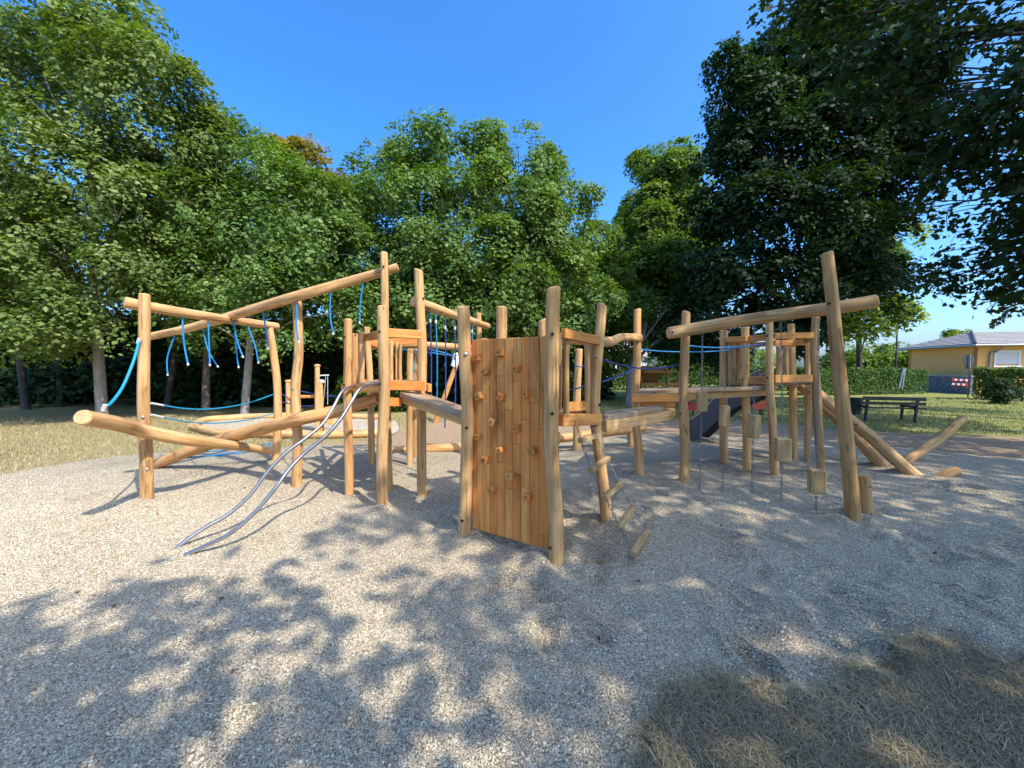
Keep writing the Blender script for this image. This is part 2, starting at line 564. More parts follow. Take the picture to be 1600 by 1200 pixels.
M['leafo'] = leaf_mat('autumn tinged leaf', (0.10, 0.11, 0.020), (0.24, 0.17, 0.034), (0.36, 0.235, 0.05))
M['leafs'] = leaf_mat('translucent shade tree leaf', (0.07, 0.11, 0.02), (0.14, 0.19, 0.04), (0.22, 0.26, 0.07), .55)  # extra translucency lets warmer, brighter light into the shade below the crowns
M['leafd'] = leaf_mat('shade-darkened maple leaf', (0.016, 0.040, 0.014), (0.028, 0.062, 0.020), (0.050, 0.088, 0.028), 0.28)  # leaf colour darkened to stand in for shade on the crowns
M['hedge'] = leaf_mat('hedge leaf', (0.03, 0.07, 0.012), (0.07, 0.13, 0.022), (0.13, 0.20, 0.04))
# ------------------------------------------------------------------ fast mesh from numpy
def np_mesh(name, co, faces, mat, tint=None, smooth=False):
    me = bpy.data.meshes.new(name)
    co = np.asarray(co, dtype=np.float32); faces = np.asarray(faces, dtype=np.int32)
    k = faces.shape[1]
    me.vertices.add(len(co)); me.vertices.foreach_set('co', co.ravel())
    me.loops.add(faces.size); me.loops.foreach_set('vertex_index', faces.ravel())
    me.polygons.add(len(faces)); me.polygons.foreach_set('loop_start', np.arange(len(faces), dtype=np.int32) * k)
    if smooth: me.polygons.foreach_set('use_smooth', np.ones(len(faces), dtype=bool))
    if tint is not None:
        a = me.attributes.new('tint', 'FLOAT', 'POINT'); a.data.foreach_set('value', np.asarray(tint, dtype=np.float32))
    me.materials.append(mat)
    me.update(calc_edges=True)
    me.validate()
    return me
def nrm(a): return a / np.maximum(np.linalg.norm(a, axis=-1, keepdims=True), 1e-9)

def in_poly(x, y, poly):
    P = np.asarray(poly); ins = np.zeros(x.shape, bool); j = len(P) - 1
    for i in range(len(P)):
        c = ((P[i, 1] > y) != (P[j, 1] > y)) & (x < (P[j, 0] - P[i, 0]) * (y - P[i, 1]) / (P[j, 1] - P[i, 1] + 1e-12) + P[i, 0])
        ins ^= c; j = i
    return ins
def sdist(x, y, poly):
    """distance to the outline, positive inside"""
    P = np.asarray(poly); d = np.full(x.shape, 1e9); j = len(P) - 1
    for i in range(len(P)):
        ax, ay = P[j]; bx, by = P[i]
        vx, vy = bx - ax, by - ay
        t = np.clip(((x - ax) * vx + (y - ay) * vy) / (vx * vx + vy * vy + 1e-12), 0, 1)
        d = np.minimum(d, np.hypot(x - ax - t * vx, y - ay - t * vy)); j = i
    return np.where(in_poly(x, y, poly), d, -d)
_ph = rng.uniform(0, 6.28, (24, 3))
def wav(x, y, f, n=6, s=0):
    r = 0
    for i in range(n):
        a = _ph[(i + s) % 24, 0]
        r = r + np.sin((x * math.cos(a) + y * math.sin(a)) * f * (0.7 + 0.12 * i) + _ph[(i + s) % 24, 1] + 0.8 * np.sin(f * 0.6 * (x * math.sin(a) - y * math.cos(a)) + _ph[(i + s) % 24, 2]))
    return r / n
def pxpoly(pts): return [tuple(gp(*p).xy) for p in pts]

GRAVEL = [(-9.8, -4), (-9.6, 2), (-8.9, 4.6)] + pxpoly([(0, 737), (70, 724), (130, 714), (250, 703), (350, 699), (450, 695), (560, 692), (640, 694), (760, 690), (900, 684), (1010, 676), (1100, 677), (1200, 682), (1350, 692), (1450, 702), (1530, 709), (1600, 713)]) + [(11.5, 5.6), (12.2, 3.5), (12.5, -4)]
MAT_EDGE = pxpoly([(940, 1330), (985, 1200), (990, 1165), (1012, 1130), (1040, 1092), (1085, 1076), (1125, 1066), (1190, 1064), (1225, 1070), (1262, 1086), (1300, 1082), (1330, 1052), (1365, 1030), (1400, 1012), (1440, 997), (1500, 992), (1516, 1010), (1545, 1030), (1600, 1042), (1700, 1030), (1900, 1050)]) + [(4.5, 0.6), (1.0, 0.6)]

# footprints scuffed into the gravel: x, y, half length, half width, angle, depth
_fp = []
for _i in range(150):
    _p = gp(rng.uniform(780, 1700), 720 + 330 * rng.beta(1.2, 1.6)) if _i < 105 else gp(rng.uniform(100, 900), rng.uniform(740, 1150))
    _fp.append((_p.x, _p.y, rng.uniform(.10, .19), rng.uniform(.05, .09), rng.uniform(0, 3.14), rng.uniform(.018, .048) * (1.0 if _i < 105 else 0.5)))
for _q, _dp in (((1427, 962), .05), (1350, 960, )[:1] and ((1348, 960), .035), ((1352, 1012), .045), ((1172, 1022), .045), ((1188, 893), .04), ((932, 987), .035), ((1395, 980), .03)):
    _p = gp(*_q); _fp.append((_p.x, _p.y, .10, .05, rng.uniform(0, 3.14), _dp))
_feet = [tuple(gp(*q).xy) for q in ((229, 785), (431, 724), (464, 763), (607, 767), (545, 776), (598, 794), (659, 778), (580, 726), (726, 841), (869, 886), (948, 821), (901, 709), (999, 747), (1068, 760), (1333, 815), (1354, 809), (1131, 727), (1167, 736), (1210, 745), (1241, 719), (1284, 741), (1425, 738), (1388, 729))]
def gheight(x, y):
    z = 0.022 * wav(x, y, 1.1, 6) + 0.010 * wav(x, y, 4.3, 6, 6) + 0.005 * wav(x, y, 11., 6, 12)
    for k_, (fx, fy) in enumerate(_feet):
        dx, dy = x - fx, y - fy - .08
        m = (np.abs(dx) < .7) & (np.abs(dy) < .7)
        if m.any():
            q = np.hypot(dx[m], dy[m]); an = np.arctan2(dy[m], dx[m])
            z[m] += (.035 + .02 * np.sin(an * 2 + k_)) * np.exp(-((q - .10) / .11) ** 2) - .03 * np.exp(-((q - .38) / .14) ** 2) * (.5 + .5 * np.sin(an + k_ * 1.7))
    for fx, fy, a, b, th, d in _fp:
        dx, dy = x - fx, y - fy
        m = (np.abs(dx) < .6) & (np.abs(dy) < .6)
        if not m.any(): continue
        u = (dx[m] * math.cos(th) + dy[m] * math.sin(th)) / a; v = (-dx[m] * math.sin(th) + dy[m] * math.cos(th)) / b
        q = np.sqrt(u * u + v * v)
        z[m] += -d * np.exp(-q ** 3 * .7) + d * .35 * np.exp(-((q - 1.7) / .45) ** 2)
    return z

# ------------------------------------------------------------------ ground materials
def ground_mat():
    m, nt, out = newmat('lawn and soil')
    L = nt.links
    tc = nd(nt, 'ShaderNodeTexCoord')
    so = nd(nt, 'ShaderNodeAttribute', attribute_name='soil')
    gr = nd(nt, 'ShaderNodeAttribute', attribute_name='green')
    n1 = nd(nt, 'ShaderNodeTexNoise', i_Scale=0.9, i_Detail=6.0, i_Roughness=0.65); L.new(tc.outputs['Object'], n1.inputs[0])
    n2 = nd(nt, 'ShaderNodeTexNoise', i_Scale=22.0, i_Detail=6.0, i_Roughness=0.7); L.new(tc.outputs['Object'], n2.inputs[0])
    n3 = nd(nt, 'ShaderNodeTexNoise', i_Scale=3.5, i_Detail=5.0); L.new(tc.outputs['Object'], n3.inputs[0])
    dry = ramp(nt, [(0.30, (0.25, 0.19, 0.085)), (0.55, (0.39, 0.31, 0.145)), (0.75, (0.50, 0.41, 0.21))]); L.new(n2.outputs['Fac'], dry.inputs[0])
    grn = ramp(nt, [(0.30, (0.13, 0.145, 0.035)), (0.55, (0.26, 0.265, 0.07)), (0.75, (0.42, 0.39, 0.12))]); L.new(n2.outputs['Fac'], grn.inputs[0])
    g = math_n(nt, 'ADD', gr.outputs['Fac'], math_n(nt, 'MULTIPLY', math_n(nt, 'SUBTRACT', n1.outputs['Fac'], 0.5), 2.2), True)
    lawn = mixc(nt, dry.outputs[0], grn.outputs[0], g)
    soil = ramp(nt, [(0.25, (0.24, 0.155, 0.085)), (0.5, (0.40, 0.275, 0.165)), (0.75, (0.52, 0.38, 0.24))]); L.new(n2.outputs['Fac'], soil.inputs[0])
    sm = ramp(nt, [(0.42, (0, 0, 0)), (0.58, (1, 1, 1))])
    L.new(math_n(nt, 'ADD', so.outputs['Fac'], math_n(nt, 'MULTIPLY', math_n(nt, 'SUBTRACT', n3.outputs['Fac'], 0.5), 0.7)), sm.inputs[0])
    col = mixc(nt, lawn, soil.outputs[0], sm.outputs[0])
    b = nd(nt, 'ShaderNodeBsdfPrincipled'); b.inputs['Roughness'].default_value = 0.95
    b.inputs['Specular IOR Level'].default_value = 0.1
    L.new(col, b.inputs['Base Color'])
    bp = nd(nt, 'ShaderNodeBump', i_Strength=0.8, i_Distance=0.04)
    L.new(n2.outputs['Fac'], bp.inputs['Height']); L.new(bp.outputs[0], b.inputs['Normal'])
    L.new(b.outputs[0], out.inputs[0])
    return m
GRAVEL_COLS = [(0.0, (0.299, 0.239, 0.159)), (0.16, (0.444, 0.362, 0.242)), (0.34, (0.602, 0.495, 0.325)), (0.52, (0.729, 0.608, 0.407)), (0.66, (0.581, 0.437, 0.276)), (0.78, (0.655, 0.565, 0.403)), (0.9, (0.854, 0.735, 0.515)), (1.0, (0.865, 0.866, 0.631))]
def gravel_mat():
    m, nt, out = newmat('gravel')
    L = nt.links
    tc = nd(nt, 'ShaderNodeTexCoord')
    v = nd(nt, 'ShaderNodeTexVoronoi', i_Scale=118.0, i_Randomness=1.0); L.new(tc.outputs['Object'], v.inputs['Vector'])
    sp = nd(nt, 'ShaderNodeSeparateColor'); L.new(v.outputs['Color'], sp.inputs[0])
    r = ramp(nt, GRAVEL_COLS); L.new(sp.outputs[0], r.inputs[0])
    gap = ramp(nt, [(0.35, (1, 1, 1)), (0.75, (0.36, 0.34, 0.32))]); L.new(math_n(nt, 'MULTIPLY', v.outputs['Distance'], 1.0), gap.inputs[0])
    col = mixc(nt, r.outputs[0], gap.outputs[0], 1.0, 'MULTIPLY')
    n = nd(nt, 'ShaderNodeTexNoise', i_Scale=1.6, i_Detail=5.0, i_Roughness=0.6); L.new(tc.outputs['Object'], n.inputs[0])
    pr = ramp(nt, [(0.33, (0.88, 0.84, 0.80)), (0.5, (1, 1, 1)), (0.70, (1.06, 1.04, 1.0))]); L.new(n.outputs['Fac'], pr.inputs[0])
    col = mixc(nt, col, pr.outputs[0], 1.0, 'MULTIPLY')
    b = nd(nt, 'ShaderNodeBsdfPrincipled'); b.inputs['Roughness'].default_value = 0.8
    b.inputs['Specular IOR Level'].default_value = 0.25
    L.new(col, b.inputs['Base Color'])
    h = math_n(nt, 'ADD', math_n(nt, 'MULTIPLY', v.outputs['Distance'], -1.0), math_n(nt, 'MULTIPLY', sp.outputs[1], 0.7))
    bp = nd(nt, 'ShaderNodeBump', i_Strength=1.0, i_Distance=0.007)
    L.new(h, bp.inputs['Height']); L.new(bp.outputs[0], b.inputs['Normal'])
    L.new(b.outputs[0], out.inputs[0])
    return m
M['ground'] = ground_mat()
M['gravel'] = gravel_mat()
M['sand'] = plain('pale sand', (0.50, 0.42, 0.31), 0.95, 0.0, 0.12, 30, 0.01)
def blade_mat(name, c0, c1, c2):
    m, nt, out = newmat(name)
    L = nt.links
    t = nd(nt, 'ShaderNodeAttribute', attribute_name='tint')
    r = ramp(nt, [(0.0, c0), (0.6, c1), (1.0, c2)]); L.new(t.outputs['Fac'], r.inputs[0])
    b = nd(nt, 'ShaderNodeBsdfPrincipled'); b.inputs['Roughness'].default_value = 0.6
    L.new(r.outputs[0], b.inputs['Base Color']); L.new(b.outputs[0], out.inputs[0])
    return m
M['drygrass'] = blade_mat('dry grass blade', (0.18, 0.175, 0.06), (0.38, 0.30, 0.14), (0.56, 0.46, 0.24))
M['matgrass'] = blade_mat('matted grass blade', (0.15, 0.165, 0.05), (0.38, 0.29, 0.145), (0.66, 0.53, 0.30))
M['greengrass'] = blade_mat('green grass blade', (0.13, 0.15, 0.03), (0.26, 0.27, 0.06), (0.46, 0.41, 0.13))
M['thatch'] = plain('dark thatch', (0.15, 0.11, 0.068), 0.95, 0.0, 0.5, 35, 0.012)

# ------------------------------------------------------------------ ground sheet
SOIL = pxpoly([(455, 690), (600, 684), (625, 664), (700, 652), (850, 651), (1000, 654), (1100, 650), (1240, 660), (1330, 668), (1480, 674), (1600, 678), (1900, 700), (1900, 760), (1500, 740), (1000, 720), (500, 720)])
xs = np.concatenate([[-600, -250, -120, -70], np.arange(-45, 45.1, 0.5), [60, 80, 130, 250, 600]])
ys = np.concatenate([[-600, -200, -80, -40], np.arange(-16, 40.1, 0.5), [48, 60, 90, 160, 300, 900]])
X, Y = np.meshgrid(xs, ys)
x, y = X.ravel(), Y.ravel()
z = -0.075 + 0.012 * wav(x, y, .5, 6, 3)
me = np_mesh('ground', np.stack([x, y, z], 1), [(j * len(xs) + i, j * len(xs) + i + 1, (j + 1) * len(xs) + i + 1, (j + 1) * len(xs) + i) for j in range(len(ys) - 1) for i in range(len(xs) - 1)], M['ground'], smooth=True)
sv = np.clip(0.5 + sdist(x, y, SOIL) * 0.45, 0, 1)
a = me.attributes.new('soil', 'FLOAT', 'POINT'); a.data.foreach_set('value', sv.astype(np.float32))
gv = np.clip(0.12 + 0.45 * (x > 4) + 0.02 * np.clip(x, -10, 20) + 0.35 * (y > 13), 0, 1)
a = me.attributes.new('green', 'FLOAT', 'POINT'); a.data.foreach_set('value', gv.astype(np.float32))
tag(link('ground', me), kind='structure')

# gravel bed
xs = np.concatenate([np.arange(-10.2, -5, 0.12), np.arange(-5, 6.5, 0.045), np.arange(6.5, 13.2, 0.1)])
ys = np.concatenate([np.arange(-4, 1.2, 0.25), np.arange(1.2, 5.5, 0.04), np.arange(5.5, 10.6, 0.09)])
X, Y = np.meshgrid(xs, ys)
x, y = X.ravel(), Y.ravel()
d = sdist(x, y, GRAVEL) + 0.10 * wav(x, y, 3.0, 6, 2) + 0.05 * wav(x, y, 9.0, 6, 9)
z = gheight(x, y)
z = np.where(d > 0.2, z, z - (0.2 - np.minimum(d, 0.2)) * 0.33)
z = np.maximum(z, -0.2)
nx = len(xs)
idx = (np.arange(len(ys) - 1)[:, None] * nx + np.arange(nx - 1)[None, :]).ravel()
fc = np.stack([idx, idx + 1, idx + nx + 1, idx + nx], 1)
fc = fc[(d[fc] > -0.4).any(1)]
me = np_mesh('gravel_bed', np.stack([x, y, z], 1), fc, M['gravel'], smooth=True)
tag(link('gravel_bed', me), kind='structure')

# loose pebbles of the near gravel (points with a geometry-nodes instance each)
def pebbles():
    n = 820000
    yy = 0.7 + (6.2 - 0.7) * rng.random(n) ** 0.92
    hw = 1.42 * yy + 1.7
    xx = (rng.random(n) * 2 - 1) * hw
    keep = (sdist(xx, yy, GRAVEL) > 0.05) & ((sdist(xx, yy, MAT_EDGE) + 0.05 * wav(xx, yy, 22., 6, 4)) < 0.03) & (rng.random(n) < np.clip((6.4 - yy) / 2.2, 0, 1)) & (rng.random(n) < np.clip((hw - np.abs(xx)) / 1.5, 0, 1)) & (rng.random(n) < np.clip((yy - .6) / .6, 0, 1))
    xx, yy = xx[keep], yy[keep]
    zz = gheight(xx, yy) + 0.0010
    me = bpy.data.meshes.new('loose_gravel')
    me.vertices.add(len(xx)); me.vertices.foreach_set('co', np.stack([xx, yy, zz], 1).astype(np.float32).ravel())
    sc = np.clip(rng.lognormal(math.log(0.0029), 0.38, len(xx)), .0022, .0095)
    a = me.attributes.new('size', 'FLOAT', 'POINT'); a.data.foreach_set('value', sc.astype(np.float32))
    me.update()
    o = link('loose_gravel', me)
    tag(o, 'fine beige and grey gravel stones lying loose over the bed', 'gravel', kind='stuff')
    m, nt, out = newmat('pebble')
    L = nt.links
    at_ = nd(nt, 'ShaderNodeAttribute', attribute_name='ptint'); at_.attribute_type = 'INSTANCER'
    r = ramp(nt, GRAVEL_COLS); L.new(at_.outputs['Fac'], r.inputs[0])
    b = nd(nt, 'ShaderNodeBsdfPrincipled'); b.inputs['Roughness'].default_value = 0.7
    b.inputs['Specular IOR Level'].default_value = 0.3
    L.new(r.outputs[0], b.inputs['Base Color']); L.new(b.outputs[0], out.inputs[0])
    g = bpy.data.node_groups.new('scatter_pebbles', 'GeometryNodeTree')
    g.interface.new_socket('Geometry', in_out='INPUT', socket_type='NodeSocketGeometry')
    g.interface.new_socket('Geometry', in_out='OUTPUT', socket_type='NodeSocketGeometry')
    gi = g.nodes.new('NodeGroupInput'); go = g.nodes.new('NodeGroupOutput')
    ico = g.nodes.new('GeometryNodeMeshIcoSphere'); ico.inputs['Radius'].default_value = 1.0; ico.inputs['Subdivisions'].default_value = 1
    sm = g.nodes.new('GeometryNodeSetMaterial'); sm.inputs['Material'].default_value = m
    iop = g.nodes.new('GeometryNodeInstanceOnPoints')
    na = g.nodes.new('GeometryNodeInputNamedAttribute'); na.data_type = 'FLOAT'; na.inputs['Name'].default_value = 'size'
    rv = g.nodes.new('FunctionNodeRandomValue'); rv.data_type = 'FLOAT_VECTOR'
    rv.inputs[0].default_value = (0.7, 0.7, 0.45); rv.inputs[1].default_value = (1.5, 1.2, 0.9)
    vm = g.nodes.new('ShaderNodeVectorMath'); vm.operation = 'SCALE'
    rr = g.nodes.new('FunctionNodeRandomValue'); rr.data_type = 'FLOAT_VECTOR'
    rr.inputs[0].default_value = (-0.5, -0.5, 0); rr.inputs[1].default_value = (0.5, 0.5, 6.28)
    e2r = g.nodes.new('FunctionNodeEulerToRotation')
    st = g.nodes.new('GeometryNodeStoreNamedAttribute'); st.data_type = 'FLOAT'; st.domain = 'INSTANCE'; st.inputs['Name'].default_value = 'ptint'
    rt = g.nodes.new('FunctionNodeRandomValue'); rt.data_type = 'FLOAT'
    l = g.links.new
    l(gi.outputs[0], iop.inputs['Points']); l(ico.outputs[0], sm.inputs[0]); l(sm.outputs[0], iop.inputs['Instance'])
    l(rv.outputs[0], vm.inputs[0]); l(na.outputs[0], vm.inputs['Scale']); l(vm.outputs[0], iop.inputs['Scale'])
    l(rr.outputs[0], e2r.inputs[0]); l(e2r.outputs[0], iop.inputs['Rotation'])
    l(iop.outputs[0], st.inputs['Geometry']); l(rt.outputs[1], st.inputs['Value']); l(st.outputs[0], go.inputs[0])
    md = o.modifiers.new('scatter', 'NODES'); md.node_group = g
pebbles()

# ------------------------------------------------------------------ grass
def blades(name, x, y, z0, length, width, lean, mat, label, cat, tint=None):
    n = len(x)
    th = rng.random(n) * 6.283
    ln = length * np.exp(rng.normal(0, .35, n)); w = width * (0.7 + .6 * rng.random(n))
    le = np.clip(lean + rng.normal(0, .22, n), .05, 1.5)
    hx, hy = np.cos(th), np.sin(th)
    px, py = -hy, hx
    b = np.stack([x, y, z0], 1)
    def pt(s, side, bend):
        a = le * (0.55 + 0.6 * bend)
        return b + np.stack([hx * np.sin(a) * ln * s + px * w * side, hy * np.sin(a) * ln * s + py * w * side, np.cos(a) * ln * s], 1)
    V = np.stack([pt(0, -.5, 0), pt(0, .5, 0), pt(.55, -.42, .5), pt(.55, .42, .5), pt(1, -.05, 1), pt(1, .05, 1)], 1).reshape(-1, 3)
    i = np.arange(n)[:, None] * 6
    F = np.concatenate([i + np.array([[0, 1, 3, 2]]), i + np.array([[2, 3, 5, 4]])], 0)
    t = rng.random(n) if tint is None else tint
    me = np_mesh(name, V, F, mat, np.repeat(t, 6))
    return tag(link(name, me), label, cat, kind='stuff')

# matted turf at the near right corner
xs = np.arange(0.4, 4.6, 0.02); ys = np.arange(0.6, 2.9, 0.02)
X, Y = np.meshgrid(xs, ys); x, y = X.ravel(), Y.ravel()
d = sdist(x, y, MAT_EDGE) + 0.09 * wav(x, y, 9., 6, 4) + 0.05 * wav(x, y, 27., 6, 14) + 0.02 * wav(x, y, 80., 6, 18)
z = gheight(x, y) + np.clip(d * .5, -.06, .028) + 0.006 * wav(x, y, 30., 6, 5)
nx = len(xs); idx = (np.arange(len(ys) - 1)[:, None] * nx + np.arange(nx - 1)[None, :]).ravel()
fc = np.stack([idx, idx + 1, idx + nx + 1, idx + nx], 1); fc = fc[(d[fc] > -0.06).any(1)]
tag(link('turf_patch', np_mesh('turf_patch', np.stack([x, y, z], 1), fc, M['thatch'], smooth=True)), kind='structure')
n = 190000
x = rng.uniform(0.4, 4.5, n); y = rng.uniform(0.7, 2.8, n)
d = sdist(x, y, MAT_EDGE) + 0.09 * wav(x, y, 9., 6, 4) + 0.05 * wav(x, y, 27., 6, 14) + 0.02 * wav(x, y, 80., 6, 18)
k = (d > -0.02 - 0.16 * rng.random(n) ** 4) & (rng.random(n) < 0.35 + 0.5 * (wav(x, y, 7., 6, 8) + 0.6)); x, y, d = x[k], y[k], d[k]
z = gheight(x, y) + np.clip(d * .5, 0, .026)
t = np.clip(rng.normal(.48 + 0.22 * wav(x, y, 5., 6, 10), .22, len(x)), 0, 1)
blades('matted_grass', x, y, z, 0.042, 0.0024, 1.34, M['matgrass'], 'matted half dry grass over the gravel edge nearest the viewer', 'grass', t)

def lawn_blades(name, poly, n, length, width, mat, label, lean=.6):
    P = np.asarray(poly)
    x = rng.uniform(P[:, 0].min(), P[:, 0].max(), n); y = rng.uniform(P[:, 1].min(), P[:, 1].max(), n)
    k = in_poly(x, y, poly) & (sdist(x, y, GRAVEL) + 0.12 * wav(x, y, 6., 6, 2) < -0.10) & ((sdist(x, y, SOIL) + .5 * wav(x, y, 2.2, 6, 7)) < 0)
    k &= rng.random(n) < 0.35 + .65 * (0.5 + 0.5 * wav(x, y, 1.6, 6, 11))
    x, y = x[k], y[k]
    blades(name, x, y, np.full(len(x), -0.075), length, width, lean, mat, label, 'grass', np.clip(rng.normal(.5 + .25 * wav(x, y, 1.0, 6, 13), .2, len(x)), 0, 1))
lawn_blades('dry_lawn', [(-16, 4.5), (-5, 4.5), (-2, 9), (-2, 12.5), (-16, 12.5)], 90000, .06, .006, M['drygrass'], 'sun dried lawn left of the gravel in front of the woodland')
lawn_blades('shaded_lawn', [(2, 9.5), (24, 8), (26, 20), (2, 20)], 60000, .07, .012, M['greengrass'], 'patchy green lawn around the dark bench on the right')

# fallen leaves and bits of litter
n = 900
_px = rng.uniform(-200, 1800, n); _py = 640 + 420 * rng.random(n) ** 2.2
P_ = np.array([tuple(gp(a_, b_)) for a_, b_ in zip(_px, _py)])
k = (np.abs(P_[:, 0]) < 16) & ((sdist(P_[:, 0], P_[:, 1], GRAVEL) < 0) | (rng.random(n) < .12))
P_ = P_[k]; n = len(P_)
P_[:, 2] = np.where(sdist(P_[:, 0], P_[:, 1], GRAVEL) > 0.15, gheight(P_[:, 0], P_[:, 1]) + .008, -.055)
_N = nrm(np.array([0, 0, 1.]) + rng.normal(0, .35, (n, 3))); _t = nrm(np.cross(_N, rng.normal(size=(n, 3)))); _b = np.cross(_N, _t)
_l = rng.uniform(.02, .045, (n, 1))
V = np.stack([P_ - _t * _l * .5, P_ + _b * _l * .32 + _N * _l * .12, P_ + _t * _l * .5, P_ - _b * _l * .32 + _N * _l * .12], 1).reshape(-1, 3)
M['litter'] = blade_mat('fallen leaf', (0.05, 0.035, 0.02), (0.15, 0.09, 0.04), (0.34, 0.23, 0.09))
tag(link('fallen_leaves', np_mesh('fallen_leaves', V, np.arange(n * 4).reshape(-1, 4), M['litter'], np.repeat(rng.random(n), 4))), 'scattered dry brown leaves on soil, lawn and gravel', 'leaf litter', kind='stuff')
# ------------------------------------------------------------------ trees
def leaf_quads(c, nrmv, size, fold=.12, aspect=.72):
    n = len(c)
    t = nrm(np.cross(nrmv, rng.normal(size=(n, 3))))
    b = np.cross(nrmv, t)
    l = (size * np.clip(np.exp(rng.normal(0, .28, n)), .5, 1.8))[:, None]
    V = np.stack([c - t * l * .5, c + b * l * aspect * .5 + nrmv * l * fold - t * l * .05, c + t * l * .5, c - b * l * aspect * .5 + nrmv * l * fold - t * l * .05], 1).reshape(-1, 3)
    F = np.arange(n * 4).reshape(-1, 4)
    return V, F
def leaf_stars(c, nrmv, size):
    """lobed maple leaf: five points, nearer trees"""
    n = len(c)
    t = nrm(np.cross(nrmv, rng.normal(size=(n, 3))))
    b = np.cross(nrmv, t)
    l = (size * np.clip(np.exp(rng.normal(0, .25, n)), .55, 1.7))[:, None]
    pr = [(-.5, 0), (-.30, .34), (-.02, .22), (.10, .50), (.20, .20), (.55, 0), (.20, -.20), (.10, -.50), (-.02, -.22), (-.30, -.34)]
    V = [c] + [c + t * l * p + b * l * q + nrmv * l * (.35 * abs(q) * abs(q) - .12 * p * p) * 1.0 for p, q in pr]
    V = np.stack(V, 1).reshape(-1, 3)
    i = np.arange(n)[:, None] * 11
    F = np.concatenate([i + np.array([[0, 1 + 2 * k, 1 + (2 * k + 1) % 10, 1 + (2 * k + 2) % 10]]) for k in range(5)], 0)
    return V, F

def crown_mesh(name, lobes, mat, leaf=.13, dens=1.0, per=26, spray=.42, tint0=.5, star=False, droop=.25, gaps=-.24):
    C, N, T = [], [], []
    for (cx, cy, cz, r) in lobes:
        c = np.array([cx, cy, cz]); rv = np.array([r, r, r * .88])
        ns = max(6, int(dens * 62 * r * r))
        # boughs: smaller tufts sitting on the lobe, leafiest on their outer upper side, plus a loose core
        nt_ = 9 if r > 1.2 else 6
        tu = nrm(rng.normal(size=(nt_, 3)) + np.array([0, 0, .25]))
        tc_ = c + tu * rv * rng.uniform(.42, .68, (nt_, 1))
        tr_ = r * rng.uniform(.28, .46, nt_)
        w_ = tr_ ** 2 / (tr_ ** 2).sum()
        which = rng.choice(nt_, ns, p=w_)
        u = nrm(rng.normal(size=(ns, 3)) + tu[which] * .55 + np.array([0, 0, .30]))
        q = (0.45 + 0.55 * rng.random(ns) ** 0.5) * (0.85 + 0.3 * rng.random(ns))
        pc = tc_[which] + u * (q * tr_[which])[:, None] * np.array([1.12, 1.12, .85])
        core = rng.random(ns) < .30
        uc = nrm(rng.normal(size=(ns, 3)))
        pc = np.where(core[:, None], c + uc * rv * (.9 * rng.random(ns) ** .5)[:, None], pc)
        u = np.where(core[:, None], uc, u)
        keep = np.array([mnoise.noise((a[0] * .85 + 3, a[1] * .85, a[2] * 1.05)) for a in pc]) + rng.normal(0, .10, ns) > gaps
        if keep.sum() > 3: u, pc = u[keep], pc[keep]; ns = len(pc)
        out = nrm(u + np.array([0, 0, .35]))
        k = rng.poisson(per, ns)
        ii = np.repeat(np.arange(ns), k)
        # a spray: a flattish bunch tilted outwards, drooping at the rim
        ax1 = nrm(np.cross(out[ii], rng.normal(size=(len(ii), 3))))
        d = spray * np.sqrt(rng.random(len(ii)))[:, None] * (0.7 + .6 * rng.random(ns)[ii])[:, None]
        p = pc[ii] + ax1 * d + out[ii] * rng.normal(0, .07, (len(ii), 1)) - np.array([0, 0, 1]) * droop * d * d / spray
        nn = nrm(out[ii] * .75 + np.array([0, 0, .45]) + rng.normal(0, .34, (len(ii), 3)))
        tv = np.clip(rng.normal(tint0, .16, ns)[ii] + rng.normal(0, .13, len(ii)), 0, 1)
        C.append(p); N.append(nn); T.append(tv)
    C, N, T = np.concatenate(C), np.concatenate(N), np.concatenate(T)
    if star:
        V, F = leaf_stars(C, N, leaf); return np_mesh(name, V, F, mat, np.repeat(T, 11))
    V, F = leaf_quads(C, N, leaf)
    return np_mesh(name, V, F, mat, np.repeat(T, 4))

def trunk_mb(base, top, r0, lobes, bend=.25, limbs=True, lean=None):
    mb = MB()
    base, top = Vector(base), Vector(top)
    H = (top - base).length
    pts = [base + Vector((0, 0, -.15)), base + Vector((0, 0, .25)), base.lerp(top, .3) + Vector((random.uniform(-bend, bend), random.uniform(-bend, bend), 0)) * .5,
           base.lerp(top, .62) + Vector((random.uniform(-bend, bend), random.uniform(-bend, bend), 0)), top]
    tube(mb, pts, [r0 * 1.5, r0 * 1.02, r0 * .85, r0 * .6, r0 * .12], sides=12, per=7)
    path = catmull(pts, 7)
    if limbs:
        for (cx, cy, cz, r) in lobes:
            c = Vector((cx, cy, cz))
            best = min(path, key=lambda p: abs(p.z - (c.z - .55 * (Vector((c.x, c.y, 0)) - Vector((p.x, p.y, 0))).length - .4)) + (0 if p.z > base.z + H * .22 else 99))
            dd = (c - best)
            rr = max(.03, r0 * .42 * (1 - (best.z - base.z) / (H + .01) * .6)) * min(1, r / 1.6)
            mid = best.lerp(c, .5) + Vector((random.uniform(-.2, .2), random.uniform(-.2, .2), .12 * dd.length))
            tube(mb, [best, mid, c, c + (c - mid).normalized() * min(.5 * r, .3 * (c - mid).length)], [rr, rr * .6, rr * .3, .01], sides=7, per=5)
            for _ in range(4):
                e = c + Vector((random.gauss(0, 1), random.gauss(0, 1), random.gauss(.2, .8))).normalized() * r * .8
                tube(mb, [mid.lerp(c, random.random()), c.lerp(e, .5) + Vector((0, 0, .1)), e], [rr * .3, rr * .2, .006], sides=5, per=3)
    return mb

